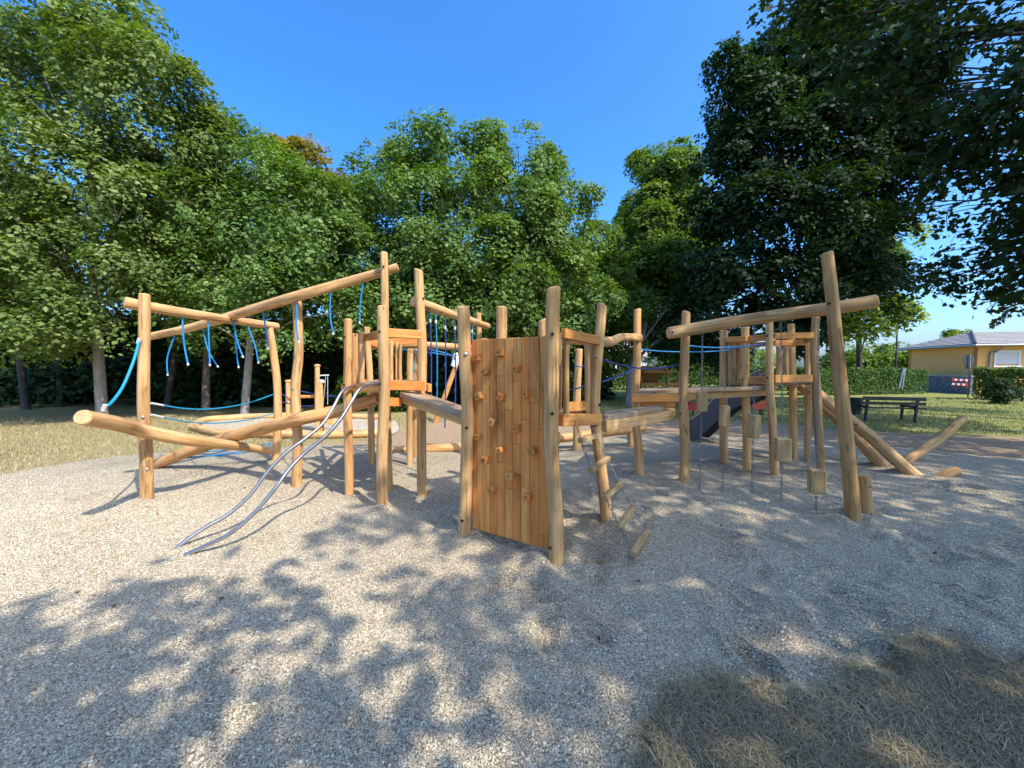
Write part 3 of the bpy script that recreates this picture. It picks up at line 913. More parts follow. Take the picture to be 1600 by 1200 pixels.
def tree(name, base, top, r0, lobes, leafm, barkm, label, group, leaf=.13, dens=1.0, per=26, tint0=.5, star=False, spray=.42, bend=.25, gaps=-.24):
    t = thing(name, base, label, 'tree', group)
    off = Vector(base)
    trunk_mb(base, top, r0, lobes, bend).build('trunk', M[barkm], t)
    lb = [(l[0] - off.x, l[1] - off.y, l[2] - off.z, l[3]) for l in lobes]
    me = crown_mesh('crown', lb, M[leafm], leaf, dens, per, spray, tint0, star, gaps=gaps)
    link('crown', me, t)
    return t
def PL(L):
    """lobes measured in the photograph: column, row, distance, radius"""
    o = []
    for (px, py, Y, r) in L:
        p = at(px, py, Y); o.append((p.x, p.y, p.z, r))
    return o
G_W = 'trees of the woodland behind the playground'
G_R = 'trees on the shaded right side'

# tall maple at the left edge
b = gp(160, 656, -.075)
tree('maple_tree', b, at(150, 60, b.y), .145, PL([(140, 30, 12.2, 2.0), (165, 95, 11.6, 1.7), (45, 110, 12.5, 2.3), (230, 150, 11.6, 1.9), (290, 150, 12.0, 1.0), (-70, 110, 12.8, 3.0), (110, 230, 11.2, 2.1), (250, 235, 11.8, 1.8), (310, 215, 12.4, 1.3),
     (10, 310, 11, 2.3), (190, 330, 11.4, 1.9), (90, 400, 10.8, 1.8), (-90, 330, 11, 2.6), (215, 420, 11.2, 1.5), (60, 500, 10.6, 1.4), (-60, 470, 10.6, 2.2), (130, 490, 10.9, 1.2)]),
     'leaf', 'barkpale', 'tallest leafy tree at the left edge of the photo with a pale grey trunk', G_W, leaf=.108, dens=.95, per=38)
b = gp(383, 652, -.075)
tree('maple_tree', b, at(405, 250, b.y + .6), .12, PL([(370, 245, 13.2, 1.6), (420, 290, 12.8, 1.9), (340, 330, 12.4, 1.8), (470, 340, 12.6, 1.9), (400, 380, 12, 1.9), (510, 400, 12.6, 1.7), (310, 420, 12, 1.5), (450, 450, 12, 1.6), (370, 470, 11.8, 1.3), (520, 490, 12.4, 1.5), (290, 500, 12, 1.2), (525, 320, 13, 1.2), (440, 525, 12.2, 1.0)]),
     'leaf2', 'barkpale', 'tree behind the rope frame, its slim trunk pale grey near the ground', G_W, leaf=.108, dens=.95, per=36)
b = gp(322, 643, -.075)
tree('maple_tree', b, at(330, 330, b.y + 1), .13, PL([(300, 300, 15, 2.0), (240, 330, 15, 2.0), (350, 380, 15, 2.0), (280, 420, 14.6, 1.8), (330, 480, 14.4, 1.5), (230, 460, 14.6, 1.6)]),
     'leaf', 'bark', 'shaded tree in the woodland with a brown forked trunk left of the slim pale one', G_W, leaf=.13, dens=.8)
b = Vector((-9.6, 17.4, -.075))
tree('autumn_tree', b, at(470, 255, 17.5), .16, PL([(450, 250, 17, 1.2), (485, 258, 17, 1.3), (517, 285, 17, 1.1), (430, 240, 17.5, .9), (505, 310, 17, 1.4), (460, 330, 17, 2.0), (530, 360, 17, 1.8)]),
     'leafo', 'bark', 'tree with orange brown autumn tinged top between two green crowns', G_W, leaf=.14, dens=.9)
b = gp(645, 628, -.075)
tree('linden_tree', b, at(650, 240, b.y), .19, PL([(600, 275, 15.4, 1.8), (665, 250, 15.2, 1.8), (560, 330, 15.4, 1.6), (630, 330, 14.6, 2.0), (700, 310, 14.6, 1.8), (580, 410, 14.6, 1.9), (660, 400, 14, 1.9), (620, 470, 13.8, 1.7), (550, 470, 14.2, 1.4), (690, 480, 13.8, 1.6), (610, 540, 14, 1.3)]),
     'leaf2', 'bark', 'broad green tree in the centre behind the left tower, left half of the crown pair', G_W, leaf=.12, dens=1.0, per=33)
b = gp(822, 628, -.075)
tree('linden_tree', b, at(790, 235, b.y), .19, PL([(755, 245, 15.4, 1.5), (820, 265, 15.2, 1.8), (760, 300, 14.8, 1.8), (870, 310, 15.2, 1.6), (830, 360, 14.4, 2.0), (905, 370, 15.4, 1.4), (760, 410, 14, 2.0), (880, 430, 14.6, 1.7), (810, 470, 13.8, 1.8), (740, 510, 14, 1.5), (870, 510, 14.2, 1.6), (920, 470, 15, 1.3), (800, 550, 14.4, 1.2)]),
     'leaf2', 'bark', 'broad green tree in the centre directly behind the climbing wall', G_W, leaf=.12, dens=1.0, per=33, tint0=.56)
b = gp(942, 612, -.075)
tree('young_tree', b, at(938, 360, b.y), .11, PL([(935, 375, 19, 1.1), (950, 420, 18.6, 1.4), (925, 450, 18.5, 1.5), (955, 490, 18, 1.6), (915, 520, 18, 1.5), (975, 540, 18, 1.3), (940, 560, 18, 1.2)]),
     'leafy', 'bark', 'smaller tree in the sky gap just right of the central crowns', G_W, leaf=.15, dens=.8, tint0=.35)
b = gp(984, 634, -.075)
tree('poplar_tree', b, at(1005, 430, 20), .20, PL([(1030, 262, 22.5, 1.82), (1055, 300, 22.3, 2.27), (1015, 330, 22.0, 2.11), (1065, 360, 21.8, 2.71), (1000, 385, 21.5, 2.27), (1040, 420, 21.0, 2.87), (985, 440, 20.7, 2.11), (1080, 460, 20.5, 2.71), (1010, 490, 20.0, 2.42), (1060, 530, 20.0, 1.82)]),
     'leafy', 'barkpale', 'light yellow green tree left of the big dark crown, pale trunk with a root flare', G_R, leaf=.15, dens=1.5, tint0=.45, gaps=-.6)
b = gp(1266, 622, -.075)
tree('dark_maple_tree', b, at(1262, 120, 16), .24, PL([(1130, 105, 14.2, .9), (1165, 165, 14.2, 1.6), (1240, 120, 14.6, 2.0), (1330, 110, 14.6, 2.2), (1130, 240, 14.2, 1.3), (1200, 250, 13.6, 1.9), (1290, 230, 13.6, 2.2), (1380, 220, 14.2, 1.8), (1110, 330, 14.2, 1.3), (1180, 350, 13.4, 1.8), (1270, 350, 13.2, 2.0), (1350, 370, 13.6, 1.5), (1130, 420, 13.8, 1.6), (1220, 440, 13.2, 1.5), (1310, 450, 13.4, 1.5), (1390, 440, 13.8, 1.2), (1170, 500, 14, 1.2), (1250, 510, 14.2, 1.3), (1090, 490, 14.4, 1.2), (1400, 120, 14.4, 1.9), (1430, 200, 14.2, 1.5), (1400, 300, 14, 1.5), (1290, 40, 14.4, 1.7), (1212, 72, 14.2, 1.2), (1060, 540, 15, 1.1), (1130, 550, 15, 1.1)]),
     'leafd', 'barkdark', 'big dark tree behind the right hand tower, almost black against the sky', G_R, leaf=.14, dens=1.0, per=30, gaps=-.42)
b = gp(1343, 616, -.075)
tree('young_tree', b, at(1338, 380, b.y), .16, PL([(1395, 485, 17.5, 1.1), (1360, 440, 18, 1.6), (1340, 350, 18, 1.6), (1370, 380, 18, 1.6), (1320, 500, 17.6, 1.3), (1350, 510, 17.2, .9)]),
     'leafy', 'barkdark', 'young tree with bright yellow green leaves right of the leaning post', G_R, leaf=.16, dens=.8, tint0=.65)
# near tree reaching in from beyond the right edge
b = Vector((14.2, 5.2, -.075))
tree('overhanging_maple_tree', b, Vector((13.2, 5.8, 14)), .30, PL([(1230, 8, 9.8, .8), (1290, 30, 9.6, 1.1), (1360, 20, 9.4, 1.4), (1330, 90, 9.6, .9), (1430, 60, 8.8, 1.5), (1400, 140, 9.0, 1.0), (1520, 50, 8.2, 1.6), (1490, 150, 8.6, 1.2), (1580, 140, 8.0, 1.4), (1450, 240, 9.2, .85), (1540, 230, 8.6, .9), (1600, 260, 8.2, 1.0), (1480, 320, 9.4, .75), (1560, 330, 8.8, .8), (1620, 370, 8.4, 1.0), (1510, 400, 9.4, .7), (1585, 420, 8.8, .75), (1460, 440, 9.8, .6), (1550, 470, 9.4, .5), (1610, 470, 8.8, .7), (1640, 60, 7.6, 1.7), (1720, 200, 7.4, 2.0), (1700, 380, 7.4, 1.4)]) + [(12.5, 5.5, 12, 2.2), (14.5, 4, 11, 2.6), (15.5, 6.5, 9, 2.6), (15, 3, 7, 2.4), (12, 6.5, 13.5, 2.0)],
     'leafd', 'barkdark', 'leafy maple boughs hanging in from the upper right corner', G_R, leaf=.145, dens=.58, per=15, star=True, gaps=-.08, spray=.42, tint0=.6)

# trees behind and right of the viewpoint: they throw the dappled shade over the gravel
def shade_tree(x, y, zc, r, label, dens=.42):
    lo = []
    for k in range(13):
        a = 2.4 * k; f = k / 12
        rr = r * (1.0 - .45 * f) * (.55 if k % 2 else .85)
        lo.append((x + math.cos(a) * rr, y + math.sin(a) * rr, zc - r * .9 + 2.0 * r * f, r * random.uniform(.30, .46)))
    tree('shade_tree', (x, y, -.075), (x, y, zc + r * .8), .24, lo, 'leafs', 'bark', label, 'trees shading the gravel', leaf=.19, dens=dens, per=14, spray=.5)
SHADES = [(0.7, -2.35, 4.0, 1.7), (6.9, -6.9, 8.5, 3.2), (9.4, -1.1, 8.2, 3.4), (12.4, 2.4, 9.0, 3.7), (13.4, -1.8, 11, 3.9), (16.6, 6.2, 10, 3.9), (18.4, 10.0, 12, 4.2), (6.8, -1.2, 8.0, 2.6), (7.7, -3.2, 8.0, 2.2), (2.5, -2.5, 6.6, 1.7)]
for k, (x_, y_, z_, r_) in enumerate(SHADES):
    shade_tree(x_, y_, z_, r_, dens=(2.2, .20, .21, .19, .16, .30, .6, .32, .6, .17)[k], label=['low dense tree just behind the viewpoint, its solid shadow fills the bottom left corner', 'nearest of the trees behind the viewpoint, its shadow darkens the lower left gravel', 'tree behind the viewpoint shading the climbing wall', 'tree beyond the right edge shading the hanging blocks', 'taller tree far right behind the viewpoint', 'tree beyond the right edge shading the bench', 'tall tree beyond the right edge shading the big dark crown', 'slender tree behind the viewpoint shading the chain ladder', 'slender tree behind the viewpoint shading the turf patch', 'thin crowned tree close behind the viewpoint, dappling the left gravel'][k])

# dense understorey and further trees of the wood, one mass
def thicket():
    lo = []
    for k in range(210):
        X = rng.uniform(-46, 4); Yv = rng.uniform(17, 27) if X > -24 else rng.uniform(9, 27)
        lo.append((X, Yv, rng.uniform(.2, 9.5) * (1 if X < -10 else .8), rng.uniform(1.3, 2.2)))
    for k in range(120):
        X = rng.uniform(-48, 3)
        lo.append((X, rng.uniform(15.5, 18.0) if X > -22 else rng.uniform(13, 19), rng.uniform(.1, 2.6), rng.uniform(.8, 1.4)))
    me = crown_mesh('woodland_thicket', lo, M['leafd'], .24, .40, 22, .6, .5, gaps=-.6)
    tag(link('woodland_thicket', me), 'dark undergrowth and further trees of the wood seen between the trunks', 'woodland', kind='stuff')
thicket()
for (px, py, h, r0) in ((40, 640, 9, .12), (95, 636, 9, .10), (262, 640, 9, .11), (520, 632, 9, .12), (470, 630, 9, .10), (590, 628, 9, .10), (720, 626, 9, .12)):
    b = gp(px, py, -.075)
    t = thing('bare_tree', b, {40: 'dark bare trunk in the wood, leftmost of all', 95: 'thin dark trunk in the wood left of the pale grey trunk', 262: 'dark trunk in the wood just right of the left frame post', 520: 'dark trunk in the wood left of the left tower', 470: 'dark trunk in the wood behind the rope frame post', 590: 'thin dark trunk behind the left tower', 720: 'dark trunk in the wood left of the climbing wall'}[px], 'tree', 'bare trunks in the wood')
    trunk_mb(b, b + Vector((random.uniform(-.6, .6), .3, h)), r0, [(b.x + random.uniform(-1, 1), b.y, 6 + random.random() * 2, .9) for _ in range(3)]).build('trunk', M['barkdark'], t)
for k, (px, py, r, lab) in enumerate(((628, 606, .75, 'sunlit low shrub seen under the left tower'), (600, 640, .5, 'small low shrub at the wood edge below the plank ramp'), (560, 598, .8, 'green shrub between the left tower posts'))):
    p = at(px, py, 14.2)
    t = thing('shrub', (p.x, p.y, -.075), lab, 'shrub', 'shrubs at the wood edge')
    z = max(p.z, .45) + .075
    mb = MB()
    for j in range(6):
        tube(mb, [(p.x, p.y, -.1), (p.x + random.uniform(-.2, .2), p.y + random.uniform(-.2, .2), z * .6), (p.x + random.uniform(-.5, .5), p.y + random.uniform(-.4, .4), z * 1.2)], [.018, .012, .005], sides=5, per=3)
    mb.build('stem', M['bark'], t)
    link('foliage', crown_mesh('foliage', [(0, 0, z, r), (.5 * r, -.1, z * .7, r * .7), (-.6 * r, 0, z * .6, r * .7)], M['leafy'], .12, 1.2, 22, .3, .5), t)

# unseen evergreen added behind the viewpoint to block sky light from the near gravel
for k, (x_, y_) in enumerate(((-3.4, -2.6),)):
    lo = [(x_ + .5 * math.cos(2.4 * j), y_ + .4 * math.sin(2.4 * j), .8 + .62 * j, 1.15 - .1 * j) for j in range(7)]
    tree('sky_block_evergreen', (x_, y_, -.075), (x_, y_, 5.2), .12, lo, 'leafd', 'barkdark', 'unseen dense evergreen added behind the viewpoint to darken the lower left gravel', None, leaf=.16, dens=1.2, per=20)
# ------------------------------------------------------------------ play equipment of peeled robinia
def bolt(par, p, nrmv, r=.016, mat='bolt', out=.004):
    """bolt recess or head on a timber face"""
    mb = MB(); n = Vector(nrmv).normalized()
    up = Vector((0, 0, 1)) if abs(n.z) < .9 else Vector((1, 0, 0))
    a = n.cross(up).normalized(); b = n.cross(a); S = 10
    p = Vector(p)
    V = [p + (a * math.cos(t) + b * math.sin(t)) * r - n * .02 for t in [6.2832 * k / S for k in range(S)]]
    W = [p + (a * math.cos(t) + b * math.sin(t)) * r + n * out for t in [6.2832 * k / S for k in range(S)]]
    U = [p + (a * math.cos(t) + b * math.sin(t)) * r * .5 + n * (out + (.004 if mat == 'boltsteel' else -.001)) for t in [6.2832 * k / S for k in range(S)]]
    F = [(k, (k + 1) % S, S + (k + 1) % S, S + k) for k in range(S)] + [(S + k, S + (k + 1) % S, 2 * S + (k + 1) % S, 2 * S + k) for k in range(S)] + [tuple(2 * S + k for k in range(S))]
    mb.add(V + W + U, F)
    return mb.build('bolt', M[mat], par)
class Post: pass
def post(par, base, pts, w, wt=None, slant=None, Yb=None, bolts=(), name='post', mat='log', tint=None, rough=.06):
    """standing round timber: foot and higher points measured in the photograph, all at the foot's distance"""
    q = Post()
    g = gp(*base)
    Y0 = g.y if Yb is None else Yb
    cs = 1 / math.sqrt(1 + ((base[0] - 800) / FPX) ** 2)
    r = w / 2 * Y0 / FPX * cs
    Yc = Y0 + r * cs
    path = [at(base[0], base[1], Yc)] + [at(x, y, Yc) for x, y in pts]
    path[0].z = 0.02
    foot = path[0].copy(); foot.z = -.2
    rt = (wt or w) / 2 * Y0 / FPX * cs
    n = len(path)
    mb = MB()
    log(mb, [foot] + path, [r * 1.03, r * 1.0] + [r + (rt - r) * (i / (n - 1)) for i in range(1, n)], slant1=slant, rough=rough, chamfer=.012)
    q.o = mb.build(name, M[mat], par, tint)
    q.path, q.r, q.Y = path, r, Yc
    def x_at(z):
        for i in range(n - 1):
            if path[i].z <= z <= path[i + 1].z or i == n - 2:
                f = (z - path[i].z) / (path[i + 1].z - path[i].z)
                return path[i].lerp(path[i + 1], f)
    q.c = x_at
    for (bx, by, *k) in bolts:
        p = at(bx, by, Yc); c = x_at(p.z); v = Vector((0, 0, 0)) - c; v.z = 0; v.normalize()
        s = v.cross(Vector((0, 0, 1)))
        off = max(-.8 * r, min(.8 * r, (p - c).dot(s)))
        nn = (v * math.sqrt(max(.05, 1 - (off / r) ** 2)) + s * (off / r)).normalized()
        bolt(par, c + nn * r * .985, nn, .014 if not k else .017, 'bolt' if not k else 'boltsteel')
    return q
def beam(par, pts, radii, name='beam', tint=None, **kw):
    mb = MB(); log(mb, pts, radii, **kw)
    return mb.build(name, M['log'], par, tint)
def rope(par, pts, r=.008, mat='rope', name='rope', per=6):
    mb = MB(); tube(mb, pts, r, sides=7, per=per)
    return mb.build(name, M[mat], par)
def plank(par, p0, p1, w, h, up=(0, 0, 1), name='board', mat='board', ch=.005, tint=None):
    mb = MB(); bar(mb, p0, p1, w, h, up, ch)
    return mb.build(name, M[mat], par, tint)
def slab(par, quad, th, name='deck_board', mat='deck', ch=.005):
    """plank with the four given top corners (0-1 along the grain)"""
    t = [Vector(p) for p in quad]; d = Vector((0, 0, -th))
    mb = MB(); hexa(mb, [t[0] + d, t[1] + d, t[2] + d, t[3] + d, t[0], t[1], t[2], t[3]], ch)
    return mb.build(name, M[mat], par)
def deck(par, a0, a1, b0, b1, n, th=.045, gap=.012, mat='deck'):
    """n deck boards filling the quad a0-a1 (one side) to b0-b1 (other side), boards run a->b"""
    a0, a1, b0, b1 = map(Vector, (a0, a1, b0, b1))
    for i in range(n):
        wl = (a1 - a0).length / n; g = gap / wl / n * .5 * n / n
        f0, f1 = i / n + g * .6, (i + 1) / n - g * .6
        e = random.uniform(-.012, .012)
        slab(par, [a0.lerp(a1, f0), b0.lerp(b1, f0) + (b0 - a0).normalized() * e, b0.lerp(b1, f1) + (b0 - a0).normalized() * e, a0.lerp(a1, f1)], th, mat=mat)
def picket(par, px, y0, y1, w, Y, name='picket', mat='log', tint=None):
    r = w / 2 * Y / FPX
    a, b = at(px, y1, Y), at(px, y0, Y)
    mb = MB(); log(mb, [a, a.lerp(b, .5) + Vector((random.uniform(-.01, .01), 0, 0)), b], [r * 1.02, r, r * .93], sides=10, step=.2, chamfer=.012, rough=.07)
    return mb.build(name, M[mat], par, tint)

G_P = 'timber play equipment on the gravel'
# ---- rope climbing frame on the left
f1 = thing('rope_climber', (gp(229, 785).x, gp(229, 785).y, 0), 'leftmost log climbing frame with crossed beams and short dangling blue ropes', 'climbing frame', G_P)
P1 = post(f1, (229, 785), [(229, 720), (225, 655), (226, 560), (226, 459)], 25, 20, bolts=((230, 732, 1), (223, 651, 1)), tint=.5)
P2 = post(f1, (431, 724), [(434, 660), (433, 600), (427, 550), (420, 505)], 14, 12, tint=.75)
P3 = post(f1, (464, 763), [(465, 690), (462, 610), (467, 550), (464, 468)], 17, 15, tint=.45, bolts=((457, 608, 1),))
P5 = post(f1, (607, 767), [(604, 640), (602, 520), (600, 394)], 14, 12, tint=.5, bolts=((599, 418),))
YA = P1.Y + .14
pA = [at(194, 472, P1.Y - .25), at(226, 479, YA), at(330, 496, YA + .75), at(430, 509, P2.Y - .10), at(436, 510, P2.Y - .05)]
pA = [at(194, 472, P1.Y - .05), at(240, 481, YA + .02), at(335, 496, P1.Y + .85), at(433, 510, P2.Y + .16)]
beam(f1, pA, [.066, .062, .060, .056], tint=.55)
pB = [at(234, 526, 6.15), at(290, 514, 5.93), at(345, 499, 5.68), at(410, 479, 5.28), at(464, 463, P3.Y - .15), at(530, 444, 5.04), at(600, 424, P5.Y + .13), at(622, 417, P5.Y + .15)]
beam(f1, pB, [.058, .060, .064, .066, .066, .063, .056, .053], tint=.5, wob=.004)
pC = [at(128, 652, 3.45), at(190, 664, 3.95), at(226, 674, P1.Y - .18), at(300, 688, 4.75), at(370, 697, 5.5), at(426, 705, P2.Y - .03)]
beam(f1, pC, [.070, .074, .074, .072, .064, .055], tint=.42, wob=.004)
pE = [at(240, 727, 6.05), at(290, 707, 5.9), at(350, 686, 5.65), at(400, 672, 5.35), at(464, 656, P3.Y - .15), at(530, 641, 4.95), at(592, 622, 4.9)]
beam(f1, pE, [.075, .085, .090, .088, .084, .080, .075], tint=.85, wob=.006)
rope(f1, [at(217, 535, P1.Y - .1), at(208, 566, P1.Y - .25), at(192, 604, 4.05), at(175, 628, 3.85), at(162, 638, 3.72)], .0145, 'cyan')
for (x, y, Y) in ((217, 533, P1.Y - .09), (163, 637, 3.73)):
    mb = MB(); p = at(x, y, Y); tube(mb, [p + Vector((-.012, 0, -.03)), p + Vector((.01, 0, .03))], .019, sides=9, per=2); mb.build('rope_ferrule', M['ferrule'], f1)
# dangling rope ends
def on(path, px, dz):
    C = catmull(path, 10)
    best = min(C, key=lambda p: abs(800 + FPX * p.x / (p.y * _cp + (CAMZ - p.z) * _sp) - px))
    return best + Vector((0, 0, dz))
for (src, x0, x1, x2, y2) in ((pB, 271, 261, 262, 587), (pA, 281, 288, 294, 571), (pA, 323, 327, 328, 572), (pB, 316, 325, 341, 574), (pB, 361, 371, 380, 559), (pA, 361, 369, 373, 575), (pA, 389, 399, 404, 568), (pB, 411, 417, 419, 546), (pB, 461, 464, 467, 536), (pB, 514, 517, 521, 523), (pB, 565, 564, 562, 506)):
    t = on(src, x0, -.055)
    e = at(x2, y2, t.y - .02)
    m = at(x1, 545, t.y - .01); m.z = t.z * .45 + e.z * .55
    rp = rope(f1, [t, m, e], .0105, 'rope')
    mb = MB(); d = (m - e).normalized(); tube(mb, [e, e + d * .03], .0125, sides=8, per=2); mb.build('rope_end_cap', M['ferrule'], rp)
# low hand and foot ropes
for (a, b, sag, m) in ((at(236, 630, P1.Y), at(428, 616, P2.Y), .14, 'cyan'), (at(236, 648, P1.Y), at(430, 645, P2.Y), .13, 'cyan'), (at(258, 718, 5.95), at(430, 696, P2.Y), .03, 'rope'), (at(270, 714, 5.9), at(430, 700, P2.Y), .04, 'rope'), (at(290, 708, 5.85), at(430, 692, P2.Y), .02, 'rope')):
    mid = a.lerp(b, .45) - Vector((0, 0, sag))
    rope(f1, [a, a.lerp(mid, .5) - Vector((0, 0, sag * .25)), mid, mid.lerp(b, .5) - Vector((0, 0, sag * .25)), b], .009, m)
    mb = MB(); tube(mb, [a, a.lerp(mid, .16) - Vector((0, 0, sag * .1))], .013, sides=8, per=3); mb.build('rope_ferrule', M['ferrule'], f1)

# ---- left tower
D1g = gp(545, 776)
t1 = thing('play_tower', (D1g.x, D1g.y, 0), 'left log tower with picket rail behind the steel bar slide', 'play tower', G_P)
D1 = post(t1, (545, 776), [(545, 690), (543, 600), (544, 498)], 15, 13, bolts=((537, 527), (537, 601)), tint=.8)
P4 = post(t1, (598, 794), [(598, 700), (600, 600), (597, 478)], 19, 17, slant=(.05, 0, 0), bolts=((593, 519), (593, 600)), tint=.35)
D3 = post(t1, (659, 778), [(659, 690), (660, 560), (656, 480), (654, 421)], 16, 14, slant=(-.35, 0, 0), bolts=((666, 467), (666, 612)), tint=.45)
D2 = post(t1, (580, 726), [(579, 640), (577, 570), (573, 511)], 11, 10, tint=.6)
D5 = post(t1, (640, 722), [(640, 640), (641, 545)], 10, 10, Yb=6.15, tint=.3)
zd = 1.38
v = lambda q, z: Vector((q.c(z).x, q.c(z).y, z))
deck(t1, v(D1, zd) + Vector((.05, .12, 0)), v(P4, zd) + Vector((-.02, .2, 0)), v(D2, zd) + Vector((.1, .0, 0)), v(D5, zd) + Vector((-.4, 0, 0)), 5)
deck(t1, v(P4, zd) + Vector((0, .2, 0)), v(D3, zd) + Vector((.02, .14, 0)), v(D5, zd) + Vector((-.39, 0, 0)), v(D5, zd) + Vector((.1, 0, 0)), 4)
plank(t1, v(D1, 1.335) + Vector((-.02, .09, 0)), v(P4, 1.335) + Vector((.02, .12, 0)), .05, .10, name='deck_beam')
plank(t1, at(600, 602, P4.Y + .1), at(664, 603, D3.Y - .12), .05, .11, name='deck_beam', tint=.95)
plank(t1, v(D3, 1.33) + Vector((.08, .05, 0)), v(D5, 1.33) + Vector((.08, 0, 0)), .05, .10, name='deck_beam')
plank(t1, v(D1, 1.33) + Vector((-.1, .1, 0)), v(D2, 1.33) + Vector((-.07, 0, 0)), .05, .10, name='deck_beam')
plank(t1, at(597, 522, P4.Y + .11), at(565, 529, D2.Y - .12), .05, .10, name='rail')
plank(t1, at(602, 520, P4.Y + .08), at(659, 523, D3.Y - .12), .05, .10, name='rail', tint=.5)
plank(t1, at(567, 535, D2.Y + .10), at(652, 533, D5.Y + .1), .05, .10, name='rail', tint=.8)
plank(t1, at(598, 628, P4.Y + .12), at(627, 628, P4.Y + .2), .07, .10, name='ramp_bearer', tint=.95)
for (x, a, b, w, Y) in ((555, 521, 602, 10, 5.15), (565, 519, 601, 9, 5.55), (612, 534, 600, 5.5, 6.2), (620, 535, 600, 5.5, 6.25), (626, 536, 600, 5, 6.2)):
    picket(t1, x, a, b, w, Y)
# ---- sloping plank ramp from the left tower to the climbing tower
rp_ = thing('plank_ramp', (-.9, 4.2, 0), 'sloping two board plank ramp between the left tower and the climbing wall', 'ramp', G_P)
nl, nr_, fl, fr = Vector((-1.31, 4.47, 1.296)), Vector((-.50, 3.80, 1.135)), Vector((-1.19, 4.80, 1.30)), Vector((-.46, 4.12, 1.15))
for (a, b) in ((0, .48), (.52, 1)):
    slab(rp_, [nl.lerp(fl, a), nr_.lerp(fr, a), nr_.lerp(fr, b), nl.lerp(fl, b)], .055, 'board')
dn = Vector((0, 0, -.095))
plank(rp_, nl.lerp(fl, .2) + dn, nr_.lerp(fr, .2) + dn, .05, .07, name='joist', mat='log')
plank(rp_, nl.lerp(fl, .8) + dn, nr_.lerp(fr, .8) + dn, .05, .07, name='joist', mat='log')

# ---- twin steel bars to slide down
bs = thing('bar_slide', (gp(287, 861).x, gp(287, 861).y, 0), 'pair of curved shiny steel slide bars running down to the gravel', 'bar slide', G_P)
def bars(pts, Ya, Yb, foot):
    n = len(pts); out = []
    for i, (x, y) in enumerate(pts):
        f = (i / (n - 1))
        out.append(at(x, y, Ya + (Yb - Ya) * f ** 1.0))
    out.append(out[-1] + Vector((-.03, -.04, -.12)))
    return out
r1 = [(592, 600), (560, 603), (545, 605), (533, 614), (522, 634), (505, 661), (480, 683), (450, 705), (420, 735), (392, 772), (358, 803), (318, 826), (278, 855)]
r2 = [(600, 601), (585, 601), (572, 603), (561, 609), (549, 628), (532, 655), (508, 682), (476, 708), (452, 733), (430, 763), (398, 801), (356, 836), (292, 867)]
for r_, Ya, g in ((r1, 4.85, gp(278, 855).y), (r2, 4.50, gp(292, 867).y)):
    # distance follows the run of the bar: level at the deck, even along the slope
    xs_ = np.array([p[0] for p in r_], float)
    f = np.linspace(0, 1, len(r_))
    P = [at(x, y, Ya + (g - Ya) * ff) for (x, y), ff in zip(r_, f)]
    P.append(P[-1] + (P[-1] - P[-2]).normalized() * .10 + Vector((0, 0, -.06)))
    mb = MB(); tube(mb, P, .0175, sides=14, per=8); mb.build('bar', M['steel'], bs)

# ---- climbing tower with the board wall
t2 = thing('climbing_tower', (gp(725, 841).x, gp(725, 841).y, 0), 'log tower carrying the vertical board climbing wall in the middle foreground', 'climbing tower', G_P)
GP = post(t2, (726, 841), [(727, 760), (729, 640), (726, 560), (724, 478)], 21, 20, slant=(0, .2, 0), bolts=((722, 810), (729, 667), (728, 554, 1)), tint=.4)
HP = post(t2, (869, 886), [(866, 790), (861, 690), (863, 580), (865, 449)], 26, 22, slant=(.2, 0, 0), bolts=((859, 853), (863, 645), (863, 523)), tint=.3)
IP = post(t2, (948, 821), [(940, 740), (930, 640), (934, 560), (941, 475)], 19, 16, slant=(-.35, 0, 0), bolts=((938, 632), (929, 664), (932, 557, 1)), tint=.45)
B1 = post(t2, (784, 790), [(784, 640), (784, 479)], 17, 17, Yb=4.35, tint=.5)
B2 = post(t2, (853, 790), [(853, 640), (848, 499)], 15, 15, Yb=4.55, slant=(.4, 0, 0), tint=.4)
# wall boards
wl0, wl1 = at(738, 834, 3.60), at(857, 865, 3.13)
wl0.z, wl1.z = .055, .05
zt = 1.845
ex = (wl1 - wl0); ex.z = 0; WL = ex.length; ex.normalize()
ey = Vector((-ex.y, ex.x, 0))
if ey.y < 0: ey = -ey                         # away from the viewer
def wp(u, z, d=0.0): return Vector((wl0.x, wl0.y, 0)) + ex * u + ey * d + Vector((0, 0, z))
cols = [0, .065, .155, .255, .355, .46, .565, .67, .775, .885, 1.0]
cuts = {0: [.62], 1: [.38], 2: [], 3: [], 4: [.40, .82], 5: [.28, .66], 6: [.36, .50, .80], 7: [.30, .62], 8: [.70], 9: [.10, .58]}
for i in range(10):
    zz = [.055 + .002 * i] + [zt * c for c in cuts[i]] + [zt]
    for j in range(len(zz) - 1):
        u0, u1 = cols[i] * WL + .0016, cols[i + 1] * WL - .0016
        pr = random.uniform(-.0025, .0025)
        a, b = zz[j] + (.001 if j else 0), zz[j + 1] - .001
        mb = MB()
        hexa(mb, [wp(u0, a, pr), wp(u0, b, pr), wp(u1, b, pr), wp(u1, a, pr), wp(u0, a, pr + .045), wp(u0, b, pr + .045), wp(u1, b, pr + .045), wp(u1, a, pr + .045)], .0035)
        mb.build('wall_board', M['board'], t2, tint=random.choice([.3, .4, .45, .55, .6, .65, .8, .9]))
for z in (.25, 1.0, 1.66):
    mb = MB(); hexa(mb, [wp(-.05, z - .05, .052), wp(WL + .05, z - .05, .052), wp(WL + .05, z - .05, .11), wp(-.05, z - .05, .11), wp(-.05, z + .05, .052), wp(WL + .05, z + .05, .052), wp(WL + .05, z + .05, .11), wp(-.05, z + .05, .11)])
    mb.build('wall_batten', M['board'], t2)
